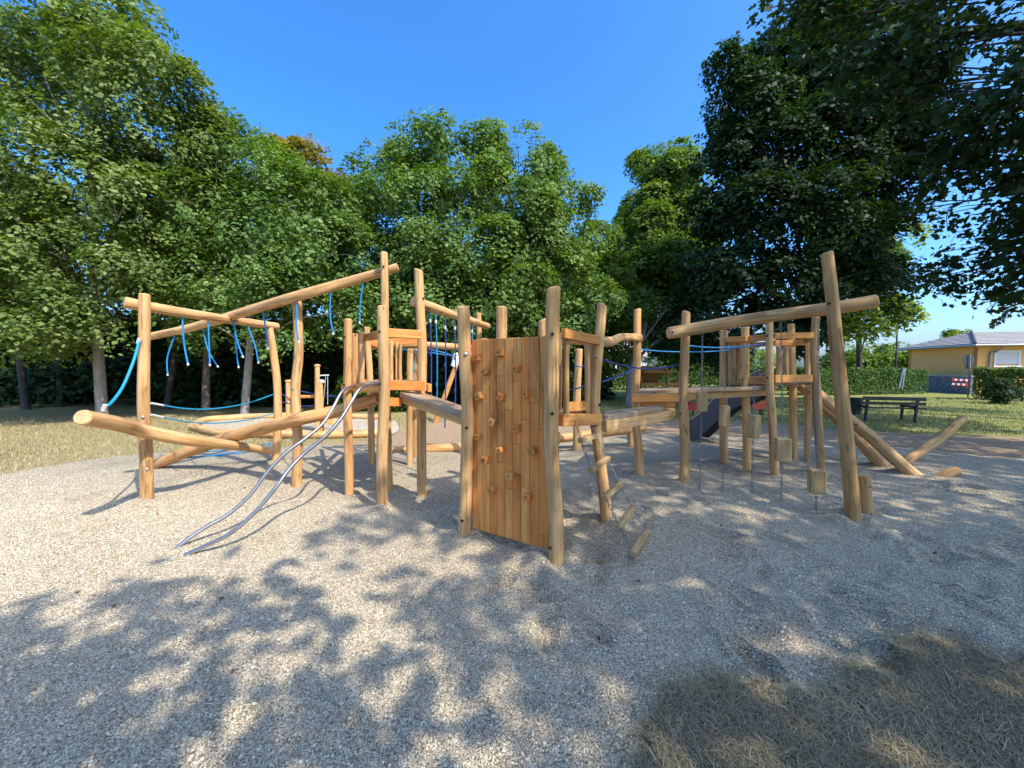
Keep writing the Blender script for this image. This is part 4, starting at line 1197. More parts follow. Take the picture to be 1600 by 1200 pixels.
# climbing holds: rotated wooden cubes with a bolt
for (hx, hy) in ((748, 559), (783, 551), (760, 581), (809, 576), (750, 619), (785, 620), (824, 615), (771, 659), (809, 669), (749, 682), (784, 702), (834, 704), (760, 718), (799, 742), (771, 764), (826, 775)):
    d = ray(hx, hy); n_ = -ey
    t = (wp(0, 0) - Vector((0, 0, CAMZ))).dot(n_) / d.dot(n_)
    p = Vector((0, 0, CAMZ)) + d * t
    s = random.uniform(.060, .072); dp = random.uniform(.045, .06)
    rot = Matrix((ex, -ey, Vector((0, 0, 1)))).transposed() @ Matrix.Rotation(random.uniform(-.55, .55), 3, 'Y') @ Matrix.Rotation(random.uniform(-.15, .15), 3, 'X')
    mb = MB(); box(mb, p - ey * (dp / 2 - .004), (s, dp, s * random.uniform(.85, 1.1)), ch=.006, rot=rot)
    h = mb.build('hold', M['board'], t2, tint=random.choice([.0, .1, .3, .9, 1.0]))
    bolt(h, p - ey * (dp - .004), -ey, .008, out=.003)
zd2 = 1.16
deck(t2, v(GP, zd2) + Vector((.05, .22, 0)), v(B1, zd2) + Vector((-.05, .1, 0)), v(HP, zd2) + Vector((.0, .25, 0)), v(IP, zd2) + Vector((-.02, .1, 0)), 6)
plank(t2, at(876, 656, 3.36), at(936, 655, 3.86), .06, .11, name='deck_beam', tint=.6)
plank(t2, at(884, 636, 3.50), at(915, 634, 3.78), .05, .09, name='deck_beam', tint=.15)
plank(t2, at(880, 521, HP.Y + .22), at(934, 532, IP.Y - .04), .045, .085, name='rail', tint=.1)
plank(t2, v(B2, 1.92), v(IP, 1.86) + Vector((0, .12, 0)), .05, .10, name='rail', tint=.95)
plank(t2, v(B1, 1.7), v(B2, 1.75), .05, .10, name='rail', tint=.8)
plank(t2, v(B1, 1.08), v(B2, 1.08) + Vector((0, -.1, 0)), .05, .10, name='deck_beam', tint=.8)
for (x, a, b, w, Y) in ((885, 516, 651, 10, 3.40), (917, 528, 646, 9, 3.78), (924, 530, 646, 7, 3.86), (875, 520, 640, 5, 3.7)):
    picket(t2, x, a, b, w, Y, tint=.2)
rp3 = post(t2, (901, 709), [(902, 620), (905, 545)], 13, 11, tint=.5)
rope(t2, [at(896, 570, 5.5), at(905, 573, 6), at(917, 572, 6.4)], .009, 'rope2')
rope(t2, [at(893, 609, 4.2), at(905, 606, 5), at(917, 600, 6)], .009, 'rope2')
# beam with hanging net ropes behind the ramp
t3 = thing('rope_curtain', (at(700, 700, 5.8).x, 5.8, 0), 'raised log behind the plank ramp with blue ropes hanging from it', 'rope curtain', G_P)
pF = [at(645, 471, D3.Y + .13), at(672, 479, 5.05), at(720, 496, 5.75), at(762, 510, 6.6)]
beam(t3, pF, [.062, .06, .058, .055], tint=.45, wob=.004)
bp4 = post(t3, (749, 700), [(749, 600), (748, 489)], 8.5, 8, Yb=6.65, tint=.6)
for (x, y2, m) in ((672, 640, 'rope2'), (681, 632, 'rope'), (697, 668, 'rope2'), (712, 640, 'rope2'), (737, 612, 'rope')):
    t = on(pF, x, -.05); e = at(x + random.uniform(-2, 2), y2, t.y)
    rp = rope(t3, [t, t.lerp(e, .5) + Vector((.01, 0, 0)), e], .0095, m)
    for f in (.12, .45, .8):
        mb = MB(); p = t.lerp(e, f); tube(mb, [p, p + Vector((0, 0, .045))], .015, sides=8, per=2); mb.build('rope_ferrule', M['ferrule' if f == .12 else m], rp)
t4 = thing('rope_rail', (D2.path[0].x + .3, 6.4, 0), 'sunlit horizontal pole behind the left tower with blue ropes tied to it', 'climbing frame', G_P)
beam(t4, [at(580, 541, 6.45), at(660, 539, 6.6), at(752, 545, 6.85)], [.055, .058, .055], tint=.62, wob=.004)
for (x, Y) in ((648, 6.75), (756, 7.0)):
    g = at(x, 700, Y)
    mb = MB(); log(mb, [(g.x, Y, -.2), (g.x, Y, 1.0), (g.x + .02, Y, 2.1)], [.06, .058, .055], chamfer=.012); mb.build('post', M['log'], t4)
rope(t4, [at(606, 545, 6.5), at(650, 548, 6.5), at(706, 556, 6.6)], .009, 'rope')
rope(t4, [at(670, 546, 6.5), at(690, 550, 6.5), at(708, 556, 6.6)], .009, 'rope')
rope(t4, [at(680, 548, 6.5), at(697, 553, 6.5), at(708, 556, 6.6), at(735, 548, 6.8)], .009, 'rope2')
rope(t4, [at(650, 545, 6.55), at(648, 570, 6.55), at(645, 600, 6.5)], .008, 'cyan')
# low balance log
bl = thing('balance_log', (0, 7.3, 0), 'long low balance log lying just above the gravel behind the towers', 'balance log', G_P)
pG = [at(596, 705, 7.15), at(700, 700, 7.2), at(820, 692, 7.3), at(930, 678, 7.45), at(1008, 668, 7.6)]
beam(bl, pG, [.075, .08, .08, .08, .075], name='log', tint=.75, wob=.004)
for px in (620, 790, 985):
    p = on(pG, px, 0)
    mb = MB(); log(mb, [(p.x, p.y, -.2), (p.x, p.y, p.z - .06)], [.07, .065], chamfer=.008); mb.build('support', M['log'], bl)

# ---- walkway between climbing tower and right tower
JPg = gp(999, 747)
w1 = thing('plank_walkway', (JPg.x, JPg.y, 0), 'raised plank walkway with dark blue rope rails right of the climbing wall', 'walkway', G_P)
JP = post(w1, (999, 747), [(998, 700), (993, 640), (996, 560), (996, 483)], 15, 12, slant=(.25, 0, 0), tint=.75)
nl, nr_, fl, fr = Vector((.97, 4.04, 1.075)), at(1036, 637, 5.02), at(945, 642, 4.4), at(1040, 632, 5.42)
for (a, b) in ((0, .31), (.34, .65), (.68, 1)):
    slab(w1, [nl.lerp(fl, a), nr_.lerp(fr, a), nr_.lerp(fr, b), nl.lerp(fl, b)], .055, 'deck_board')
dn = Vector((0, 0, -.12))
for k in (.12, .85):
    plank(w1, nl.lerp(fl, k) + dn, nr_.lerp(fr, k) + dn + (nr_ - nl).normalized() * .25, .07, .12, name='joist', mat='log', tint=.6)
plank(w1, at(988, 622, JP.Y - .1), at(1078, 621, 5.06), .055, .105, name='deck_beam', tint=.7)
plank(w1, at(1000, 633, JP.Y + .12), at(1054, 632, 5.7), .05, .10, name='deck_beam', tint=.85)
A0, A1, B0, B1_ = at(994, 611, 5.42), at(1214, 603, 5.62), at(1000, 607, 6.2), at(1206, 601, 6.5)
for i in range(3):
    a, b = i / 3 + .01, (i + 1) / 3 - .01
    slab(w1, [A0.lerp(B0, a), A1.lerp(B1_, a), A1.lerp(B1_, b), A0.lerp(B0, b)], .05)
plank(w1, at(1000, 624, 5.6), at(1210, 612, 5.75), .05, .10, name='joist', mat='log', tint=.6)
beam(w1, [at(936, 534, IP.Y + .15), at(955, 534, 4.5), at(972, 527, 5.0), at(998, 528, JP.Y + .0)], [.05, .058, .05, .062], name='rail', wob=.01, rough=.12, tint=.6)
for pts in (([(942, 562, 4.1), (970, 570, 4.6), (1005, 576, 5.0), (1040, 574, 5.1), (1064, 569, 5.15)]), ([(940, 597, 4.2), (965, 588, 4.6), (992, 577, 5.5)]), ([(1001, 546, 5.6), (1035, 549, 5.7), (1080, 550, 5.8), (1130, 548, 5.9), (1166, 541, 6.0), (1202, 537, 5.7)]), ([(1073, 540, 5.3), (1110, 543, 5.4), (1150, 542, 5.5), (1200, 537, 5.6)])):
    rope(w1, [at(*p) for p in pts], .0095, 'rope2' if pts[0][0] < 1000 else 'rope')

# ---- chain ladder
cl = thing('chain_ladder', (1.05, 3.35, 0), 'loose chain ladder with square wooden rungs trailing onto the gravel', 'chain ladder', G_P)
Lp = [(896, 648, 3.50), (908, 688, 3.40), (924, 734, 3.32), (946, 776, 3.25), (967, 822, 3.17), (990, 871, 3.12)]
Rp = [(912, 643, 3.78), (931, 681, 3.74), (949, 717, 3.70), (968, 757, 3.65), (988, 794, 3.60), (1011, 838, 3.53)]
Lq, Rq = [at(*p) for p in Lp], [at(*p) for p in Rp]
Lq[-1].z = max(Lq[-1].z, .06); Rq[-1].z = max(Rq[-1].z, .05)
for i in range(1, 6):
    a, b = Lq[i], Rq[i]
    mb = MB(); bar(mb, a + (a - b) * .06, b + (b - a) * .06, .052, .045, up=Vector((.3 * (i % 3 - 1), .2, 1)), ch=.005)
    mb.build('rung', M['block'], cl, tint=.3)
for Q in (Lq, Rq):
    for i in range(5):
        s = (Q[i + 1] - Q[i])
        mb = MB(); chain(mb, Q[i], Q[i + 1]); mb.build('chain', M['chain'], cl)

# ---- beam frame with the hanging blocks
bf = thing('block_climber', (gp(1332, 815).x, gp(1332, 815).y, 0), 'tall leaning post and log crossbeam from which wooden blocks hang on chains', 'climbing frame', G_P)
KP = post(bf, (1068, 760), [(1070, 700), (1067, 620), (1069, 550), (1072, 487)], 18, 14, slant=(-.3, 0, 0), bolts=((1063, 646),), tint=.3)
RP = post(bf, (1333, 815), [(1325, 720), (1313, 600), (1302, 480), (1292, 394)], 28, 22, slant=(.2, 0, 0), bolts=((1295, 475),), tint=.15)
pS = [at(1044, 521, KP.Y - .16), at(1075, 516, KP.Y - .17), at(1140, 504, 4.76), at(1220, 492, 4.50), at(1308, 481, RP.Y + .15), at(1371, 470, RP.Y - .02)]
beam(bf, pS, [.076, .080, .075, .070, .070, .068], tint=.3, wob=.004)
bolt(bf, at(1051, 519, KP.Y - .245), (-.3, -1, 0), .012)
HB = [(1097, 628, 18, 30, 0, 'hanging wooden block nearest the walkway post, highest of the five'), (1133, 650, 16, 33, .03, 'second hanging wooden block from the walkway, in front of a tower post'), (1179, 666, 20, 37, .10, 'third hanging wooden block from the walkway, slightly tilted'), (1227, 702, 24, 37, 0, 'fourth hanging wooden block from the walkway, half hidden by a post'), (1279, 752, 24, 38, .0, 'lowest hanging wooden block, nearest the tall leaning post')]
CB = catmull(pS, 30)
for (x, y, w, h, tl, lab) in HB:
    top = min(CB, key=lambda p: abs(800 + FPX * p.x / (p.y * _cp + (CAMZ - p.z) * _sp) - (x if x != 1227 else 1221)))
    c = at(x, y, top.y)
    cx, cy = top.x * .3 + c.x * .7, top.y
    c = Vector((cx, cy, c.z))
    hb = thing('hanging_block', (c.x, c.y, 0), lab, 'hanging block', 'wooden blocks hanging on chains')
    W, Hh = w * top.y / FPX * .85, h * top.y / FPX
    mb = MB(); box(mb, c, (Hh, W * .8, W), ch=.012, rot=Matrix.Rotation(random.uniform(-.5, .5), 3, 'Z') @ Matrix.Rotation(math.pi / 2 + tl, 3, 'Y'))
    mb.build('block', M['block'], hb, tint=random.choice([.2, .45, .6]))
    mb = MB(); chain(mb, Vector((top.x, top.y, top.z - .06)), c + Vector((0, 0, Hh / 2)), pitch=.040); mb.build('chain', M['chain'], hb)
    mb = MB(); chain(mb, c - Vector((0, 0, Hh / 2)), Vector((c.x, c.y, -.02)), pitch=.040); mb.build('chain', M['chain'], hb)
# short log bolted to the foot of the leaning post
st = thing('step_log', (gp(1353, 810).x, gp(1353, 810).y, 0), 'short upright step log against the foot of the tall leaning post', 'step log', G_P)
post(st, (1354, 809), [(1351, 775), (1348, 741)], 25, 25, name='log', tint=.25, bolts=((1360, 758), (1361, 800)))
# ---- right tower
t5 = thing('play_tower', (gp(1208, 746).x, gp(1208, 746).y, 0), 'right log tower with railings behind the hanging blocks', 'play tower', G_P)
LP = post(t5, (1131, 727), [(1130, 640), (1131, 516)], 14, 13, tint=.7)
MP = post(t5, (1167, 736), [(1166, 640), (1164, 511)], 14, 13, tint=.5, bolts=((1158, 529), (1158, 593)))
NP = post(t5, (1210, 745), [(1207, 660), (1202, 600), (1203, 560), (1202, 500)], 15, 13, tint=.4, bolts=((1198, 525), (1199, 590)))
OP = post(t5, (1241, 719), [(1239, 640), (1237, 560), (1236, 506)], 14, 12, tint=.55, rough=.1)
QP = post(t5, (1284, 741), [(1280, 690), (1276, 600), (1272, 550), (1275, 495)], 15, 14, tint=.2)
SP = post(t5, (1262, 716), [(1262, 640), (1263, 530)], 11, 10, Yb=6.4, tint=.6)
zd3 = 1.36
deck(t5, v(LP, zd3) + Vector((0, -.1, 0)), v(QP, zd3) + Vector((0, .1, 0)), v(LP, zd3) + Vector((.55, .95, 0)), v(SP, zd3) + Vector((.1, .35, 0)), 7)
for (a, b, w) in (((1209, 525, NP.Y - .02), (1270, 524, QP.Y - .06), .085), ((1209, 536, NP.Y + .2), (1268, 535, QP.Y + .25), .085), ((1210, 592, NP.Y - .02), (1268, 591, QP.Y - .05), .11), ((1164, 530, MP.Y - .03), (1203, 527, NP.Y + .06), .09), ((1164, 540, MP.Y + .2), (1203, 537, NP.Y + .2), .07), ((1168, 594, MP.Y - .02), (1204, 593, NP.Y + .08), .11), ((1130, 531, LP.Y - .02), (1167, 529, MP.Y - .1), .08), ((1170, 608, MP.Y + .1), (1206, 606, NP.Y + .1), .08), ((1240, 538, OP.Y - .1), (1266, 530, QP.Y + .1), .08)):
    plank(t5, at(*a), at(*b), .05, w, name='rail', tint=random.choice([.1, .25, .35]))
for (x, a, b, w, Y) in ((1141, 527, 602, 9, 6.1), (1149, 529, 602, 8, 6.05), (1156, 528, 602, 8, 6.0), (1217, 540, 588, 9, 6.4), (1228, 541, 588, 8, 6.5), (1139, 600, 640, 1, 6.2)):
    if w > 2: picket(t5, x, a, b, w, Y)
mb = MB(); tube(mb, [at(1238, 526, 6.3), at(1252, 522, 6.05), at(1262, 521, 5.85), at(1267, 525, 5.75), at(1268.5, 535, 5.72), at(1268.5, 600, 5.72), Vector((at(1268.5, 600, 5.72).x, 5.72, -.1))], .019, sides=12, per=8); mb.build('fire_pole', M['steel'], t5)
# ---- log ramp at the far right
lr = thing('log_ramp', (gp(1430, 738).x, gp(1430, 738).y, 0), 'two parallel logs leaning from the right tower down to the gravel', 'log ramp', G_P)
e1, e2 = gp(1432, 741), gp(1390, 730)
beam(lr, [at(1262, 603, 6.25), at(1350, 674, 6.05), e1 + Vector((-.06, .05, .03)), e1 + Vector((.25, -.02, -.18))], [.085, .085, .085, .085], name='log', tint=.3, wob=.004)
beam(lr, [at(1248, 600, 6.7), at(1320, 664, 6.5), e2 + Vector((-.06, .08, .03)), e2 + Vector((.25, -.02, -.2))], [.085, .085, .085, .085], name='log', tint=.4, wob=.004)
for (x, y) in ((1339, 664), (1370, 690), (1401, 716)):
    bolt(lr, at(x, y, 5.98), (.2, -1, .4), .013)
ll = thing('leaning_log', (gp(1422, 722).x, gp(1422, 722).y, 0), 'single log slanting up out of the gravel right of the log ramp', 'leaning log', G_P)
g = gp(1422, 722)
beam(ll, [g + Vector((-.3, .05, -.2)), g + Vector((.0, .02, .05)), at(1462, 690, 6.5), at(1505, 653, 6.7)], [.068, .068, .068, .066], name='log', tint=.25, wob=.004)
sl_ = thing('log_stub', (gp(1490, 745).x, gp(1490, 745).y, 0), 'short log stub poking out of the gravel at the far right', 'log stub', G_P)
g = gp(1488, 745)
beam(sl_, [g + Vector((-.25, .1, -.15)), g + Vector((-.02, .05, .03)), g + Vector((.10, .0, .085))], [.068, .068, .068], name='log', tint=.25, wob=.002)

# ---- slide behind the right tower
sd_ = thing('slide', (4.05, 8.1, 0), 'anthracite sided metal slide coming off the back of the right tower', 'slide', G_P)
s0, s1, s2, s3 = Vector((4.72, 7.15, 1.36)), Vector((4.45, 7.75, 1.0)), Vector((4.10, 8.25, .36)), Vector((3.98, 8.60, .27))
dirs = (s2 - s1); dirs.z = 0; dirs.normalize(); sidev = Vector((dirs.y, -dirs.x, 0))
for s, nm in ((-1, 'side_panel'), (1, 'side_panel')):
    off = sidev * s * .26
    C = catmull([s0, s1, s2, s3], 8)
    V, F = [], []
    for p in C:
        for q, zz in ((off, p.z + .16), (off, max(.02, p.z - .34)), (off + sidev * s * .022, max(.02, p.z - .34)), (off + sidev * s * .022, p.z + .16)):
            V.append(Vector((p.x, p.y, 0)) + q + Vector((0, 0, zz)))
    for i in range(len(C) - 1):
        for k in range(4):
            F.append((i * 4 + k, i * 4 + (k + 1) % 4, i * 4 + 4 + (k + 1) % 4, i * 4 + 4 + k))
    F += [(0, 1, 2, 3), tuple(len(V) - 4 + k for k in (3, 2, 1, 0))]
    mb = MB(); mb.add(V, F); mb.build(nm, M['slideside'], sd_)
    mb = MB(); tube(mb, [p + off + sidev * s * .011 + Vector((0, 0, .17)) for p in (s0, s1, s2, s3)], .022, sides=10, per=8); mb.build('edge_tube', M['steel'], sd_)
C = catmull([s0, s1, s2, s3], 8); V, F = [], []
for p in C: V += [p - sidev * .26, p + sidev * .26]
F = [(2 * i, 2 * i + 1, 2 * i + 3, 2 * i + 2) for i in range(len(C) - 1)]
mb = MB(); mb.add(V, F, None, 0.0, True); mb.build('chute', M['steel'], sd_)
for s in (-1, 1):
    p = s3 + sidev * s * .26 - dirs * .12
    mb = MB(); bar(mb, (p.x, p.y, -.1), (p.x, p.y, .27), .05, .05, up=(0, 1, 0)); mb.build('leg', M['slideside'], sd_)
# ------------------------------------------------------------------ further play things
G_B = 'play equipment beyond the gravel'
sp_ = pxpoly([(300, 668), (322, 657), (380, 652), (470, 650), (600, 653), (622, 663), (610, 676), (540, 680), (430, 680), (345, 677)])
sp_s = [tuple(q)[:2] for q in catmull([(x, y, 0) for x, y in sp_ + sp_[:3]], 5)][5:5 + 5 * len(sp_)]
V = [(x, y, -.045) for x, y in sp_s]
c = np.mean(np.array(V), 0)
mb = MB(); mb.add(V + [tuple(c)], [(i, (i + 1) % len(V), len(V)) for i in range(len(V))][::1])
tag(mb.build('sand_pit', M['sand']), kind='structure')
for k, (i, j, lab) in enumerate(((0, 2, 'curved log edging the left end of the sand pit'), (2, 4, 'log edging the back of the sand pit'), (6, 8, 'log edging the front of the sand pit below the bar slide'), (8, 10, 'log edging the front left of the sand pit'))):
    q = [sp_[m % len(sp_)] for m in range(i, j + 1)]
    g = thing('edging_log', (q[0][0], q[0][1], -.07), lab, 'log', 'logs around the sand pit')
    beam(g, [(x, y, .02) for x, y in q], [.09, .09, .09], name='log', wob=.03)
# sand play post group
sg = thing('sand_play_stand', (gp(497, 673).x, gp(497, 673).y, 0), 'orange wooden sand play posts with a counter plank and white rope bracket', 'sand play', G_B)
Yb = 9.7
q1 = post(sg, (496, 673), [(496, 620), (496, 572)], 8, 8, tint=.75); q2 = post(sg, (502, 672), [(501, 620), (500, 596)], 8, 8, tint=.7); q3 = post(sg, (450, 671), [(450, 640), (450, 596)], 8, 8, tint=.7)
for q, y in ((q1, 571), (q3, 595)):
    mb = MB(); p = q.path[-1]; log(mb, [p + Vector((0, 0, -.01)), p + Vector((0, 0, .04))], [q.r * 1.35, q.r * 1.1], chamfer=.01); mb.build('post_cap', M['log'], sg, .8)
mb = MB(); p = q2.path[-1]; log(mb, [p + Vector((-.02, 0, .0)), p + Vector((.10, 0, .0))], [.045, .045], chamfer=.01); mb.build('roller', M['white'], sg)
plank(sg, at(452, 620, Yb + .05), at(500, 619, Yb + .1), .25, .06, name='counter', tint=.5)
plank(sg, at(478, 645, Yb + .1), at(522, 662, Yb - .3), .12, .04, name='chute_board', tint=.7)
plank(sg, at(445, 655, Yb + .2), at(520, 655, Yb + .3), .04, .12, name='low_board', tint=.7)
mb = MB(); bar(mb, at(497, 587, Yb), at(514, 586, Yb), .03, .03); mb.build('bracket', M['white'], sg)
for x in (505, 512):
    rope(sg, [at(512 if x > 508 else 509, 588, Yb), at(x, 632, Yb)], .007, 'ferrule')
for pts in (((455, 605, 9.7), (470, 611, 9.7), (500, 617, 9.7), (540, 621, 9.2)), ((436, 612, 6.6), (443, 617, 8), (450, 621, 9.6)), ((440, 628, 7), (470, 634, 9), (496, 634, 9.7))):
    rope(sg, [at(*p) for p in pts], .011, 'rope2')
# slanting swing pole
sw = thing('slanting_pole', (gp(682, 657).x, gp(682, 657).y, 0), 'slanting brown pole with white rope wrapped head seen through the hanging ropes', 'pole', G_B)
g = gp(682, 657)
beam(sw, [g + Vector((-.1, 0, -.2)), at(694, 622, g.y), at(714, 566, g.y)], [.075, .075, .07], name='pole', tint=.95, wob=.006)
mb = MB(); tube(mb, [at(709, 573, g.y - .02), at(713, 560, g.y), at(711, 552, g.y)], [.10, .12, .07], sides=12, per=4); mb.build('rope_wrap', M['white'], sw)
# playhouse far behind the walkway
ph = thing('playhouse', (at(1018, 640, 19).x, 19, 0), 'small wooden playhouse with sloping orange roof behind the walkway', 'playhouse', G_B)
Yh = 19.0
for (x, y0) in ((1001, 586), (1043, 572), (1003, 600), (1062, 584)):
    p = at(x, y0, Yh + (0 if x > 1002 else .6)); mb = MB(); log(mb, [(p.x, p.y, -.2), (p.x, p.y, p.z)], [.07, .065]); mb.build('post', M['log'], ph, .5)
a, b = at(996, 574, Yh - .3), at(1045, 575, Yh - .3)
slab(ph, [a, b, b + Vector((0, 1.5, -.75)), a + Vector((0, 1.5, -.75))], .05, 'roof', 'log')
slab(ph, [a + Vector((0, 0, .06)), b + Vector((0, 0, .06)), b + Vector((0, -.7, -.2)), a + Vector((0, -.7, -.2))], .05, 'roof', 'board')
for y in (600, 608): plank(ph, at(1003, y, Yh), at(1062, y, Yh), .05, .12, name='rail')
for x in range(1008, 1060, 7): plank(ph, at(x, 600, Yh + .05), at(x, 612, Yh + .05), .06, .03, up=(0, 1, 0), name='slat')
plank(ph, at(1000, 618, Yh), at(1064, 618, Yh), 1.2, .08, name='floor_board', mat='deck')
# spring rider
sr = thing('spring_rider', (gp(1190, 652).x, gp(1190, 652).y, 0), 'orange red and green spring rider on the lawn behind the slide', 'spring rider', G_B)
Ys = gp(1190, 652).y
def panel(par, pts, Y, th, mat, name):
    F_ = [at(x, y, Y) for x, y in pts]; B_ = [p + Vector((0, th, 0)) for p in F_]; n = len(pts)
    mb = MB(); mb.add(F_ + B_, [tuple(range(n)), tuple(range(2 * n - 1, n - 1, -1))] + [(i, i + n, (i + 1) % n + n, (i + 1) % n) for i in range(n)]); return mb.build(name, M[mat], par)
panel(sr, [(1174, 634), (1177, 624), (1183, 617), (1189, 620), (1193, 627), (1202, 627), (1206, 632), (1200, 637), (1188, 640), (1178, 639)], Ys, .03, 'orange', 'body_panel')
panel(sr, [(1174, 634), (1177, 624), (1183, 617), (1189, 620), (1193, 627), (1202, 627), (1206, 632), (1200, 637), (1188, 640), (1178, 639)], Ys + .28, .03, 'orange', 'body_panel')
panel(sr, [(1178, 626), (1182, 621), (1187, 623), (1188, 628), (1183, 630)], Ys - .02, .015, 'green', 'badge')
plank(sr, at(1184, 629, Ys + .15), at(1200, 628, Ys + .15), .28, .03, name='seat', mat='dark')
mb = MB(); p = at(1190, 640, Ys + .15)
tube(mb, [p + Vector((.07 * math.cos(t), .07 * math.sin(t), -p.z * t / 37.7)) for t in np.linspace(0, 37.7, 60)], .012, sides=6, per=1); mb.build('spring', M['iron'], sr)
mb = MB(); tube(mb, [at(1178, 623, Ys - .08), at(1178, 623, Ys + .38)], .015, sides=8, per=2); mb.build('handle', M['green'], sr)
rb = thing('red_seat', (gp(1083, 646).x, gp(1083, 646).y, 0), 'small bright red play seat behind the walkway', 'play seat', G_B)
Yr = gp(1083, 646).y
panel(rb, [(1075, 636), (1080, 629), (1088, 631), (1092, 637), (1088, 640), (1078, 641)], Yr, .25, 'red', 'seat')
panel(rb, [(1061, 625), (1066, 621), (1069, 627), (1066, 629)], Yr, .25, 'red', 'backrest')
mb = MB(); bar(mb, at(1083, 650, Yr + .12), at(1083, 640, Yr + .12), .05, .05, up=(0, 1, 0)); mb.build('leg', M['iron'], rb)

# ------------------------------------------------------------------ park furniture
bn = thing('park_bench', (gp(1394, 656).x, gp(1394, 656).y, 0), 'dark slatted park bench on the lawn, seen from behind', 'bench')
Yn = gp(1394, 656).y
for (y, w, dy) in ((622.5, .105, 0), (630, .085, .03)):
    plank(bn, at(1348, y - .5, Yn + dy), at(1447, y + 1.5, Yn - .25 + dy), .035, w, name='back_slat', mat='dark')
for k in range(3):
    plank(bn, at(1350, 636.5, Yn + .14 + .13 * k), at(1446, 638.5, Yn - .11 + .13 * k), .11, .04, name='seat_slat', mat='dark')
for (x, yb, dy) in ((1356, 652, 0), (1434, 658, -.22)):
    t = at(x, 622, Yn + .05 + dy)
    mb = MB(); bar(mb, (t.x, t.y, t.z), (t.x, t.y + .06, -.12), .07, .05, up=(0, 1, 0)); mb.build('support', M['iron'], bn)
    mb = MB(); bar(mb, (t.x, t.y + .02, .40), (t.x, t.y + .5, .40), .06, .05); mb.build('seat_arm', M['iron'], bn)
    mb = MB(); bar(mb, (t.x, t.y + .42, .40), (t.x, t.y + .46, -.12), .06, .05, up=(0, 1, 0)); mb.build('leg', M['iron'], bn)
wb = thing('litter_bin', (at(1335, 648, 11.9).x, 11.9, -.07), 'small dark litter bin beside the bench, half behind the leaning post', 'litter bin')
p = at(1336, 636, 11.9)
mb = MB(); tube(mb, [(p.x, p.y, .12), (p.x, p.y, .62)], [.15, .18], sides=14, per=3); mb.build('bucket', M['dark'], wb)
mb = MB(); tube(mb, [(p.x - .2, p.y, -.1), (p.x - .2, p.y, .85)], .025, sides=8, per=2); mb.build('pole', M['iron'], wb)
# hedges
def hedge(name, a, b, h, w, label, leaf=.09, dens=2600):
    a, b = Vector(a), Vector(b); d = (b - a); L_ = d.length; d.normalize(); s = Vector((-d.y, d.x, 0))
    t = thing(name, a, label, 'hedge', 'clipped hedges by the road')
    n = int(dens * L_)
    u = rng.random(n) * L_; vv = (rng.random(n) * 2 - 1); wz = rng.random(n) ** .7
    edge = rng.random(n) < .75
    vv = np.where(edge & (rng.random(n) < .6), np.sign(vv) * (.85 + .15 * rng.random(n)), vv)
    wz = np.where(edge & (np.abs(vv) < .84), .93 + .07 * rng.random(n), wz)
    bump = 1 + .05 * np.sin(u * 2.1) + .04 * np.sin(u * 5.3 + 1) + rng.normal(0, .02, n)
    C = np.array(d)[None] * u[:, None] + np.array(s)[None] * (vv * w / 2 * bump)[:, None] + np.array([0, 0, 1])[None] * (wz * h * bump)[:, None]
    N = nrm(np.array(s)[None] * (vv * (np.abs(vv) > .8))[:, None] + np.array([0, 0, 1])[None] * (.3 + (wz > .9))[:, None] + rng.normal(0, .5, (n, 3)))
    V, F = leaf_quads(C, N, leaf)
    link('foliage', np_mesh('foliage', V, F, M['hedge'], np.repeat(np.clip(rng.normal(.5, .22, n), 0, 1), 4)), t)
    mb = MB()
    for k in range(int(L_ / .5)):
        p = a + d * (k * .5 + .2)
        tube(mb, [p + Vector((0, 0, -.1)), p + Vector((random.uniform(-.1, .1), random.uniform(-.1, .1), h * .85))], [.02, .008], sides=5, per=2)
    mb.build('stem', M['bark'], t)
    return t
hedge('hedge', (at(1240, 604, 22).x, 22.0, -.07), (at(1437, 604, 23.5).x, 23.5, -.07), 1.45, .9, 'clipped hedge left of the road opening, behind the young tree')
hedge('hedge', (at(1520, 610, 19.5).x, 19.5, -.07), (at(1700, 610, 17).x, 17.0, -.07), 1.5, .9, 'clipped hedge right of the road opening in front of the yellow house')
hedge('hedge', (at(925, 600, 27).x, 27.0, -.07), (at(1100, 600, 27).x, 27.0, -.07), 1.5, 1.0, 'dark hedge far behind the walkway and the playhouse', .12, 1500)
hedge('hedge', (at(1100, 600, 27).x, 27.2, -.07), (at(1260, 600, 26).x, 26.0, -.07), 1.5, 1.0, 'dark hedge far behind the right tower', .12, 1400)
p = at(1568, 600, 17.0)
sh = thing('shrub', (p.x, p.y, -.07), 'dark rounded shrub in front of the right hand hedge', 'shrub')
link('foliage', crown_mesh('foliage', [(0, 0, .55, .55), (.35, .1, .4, .4), (-.3, 0, .4, .42), (0, 0, .95, .35)], M['leafd'], .10, 3.0, 22, .2, .6), sh)
mb = MB()
for j in range(5): tube(mb, [(p.x, p.y, -.1), (p.x + random.uniform(-.3, .3), p.y, .8)], [.02, .006], sides=5, per=2)
mb.build('stem', M['bark'], sh)
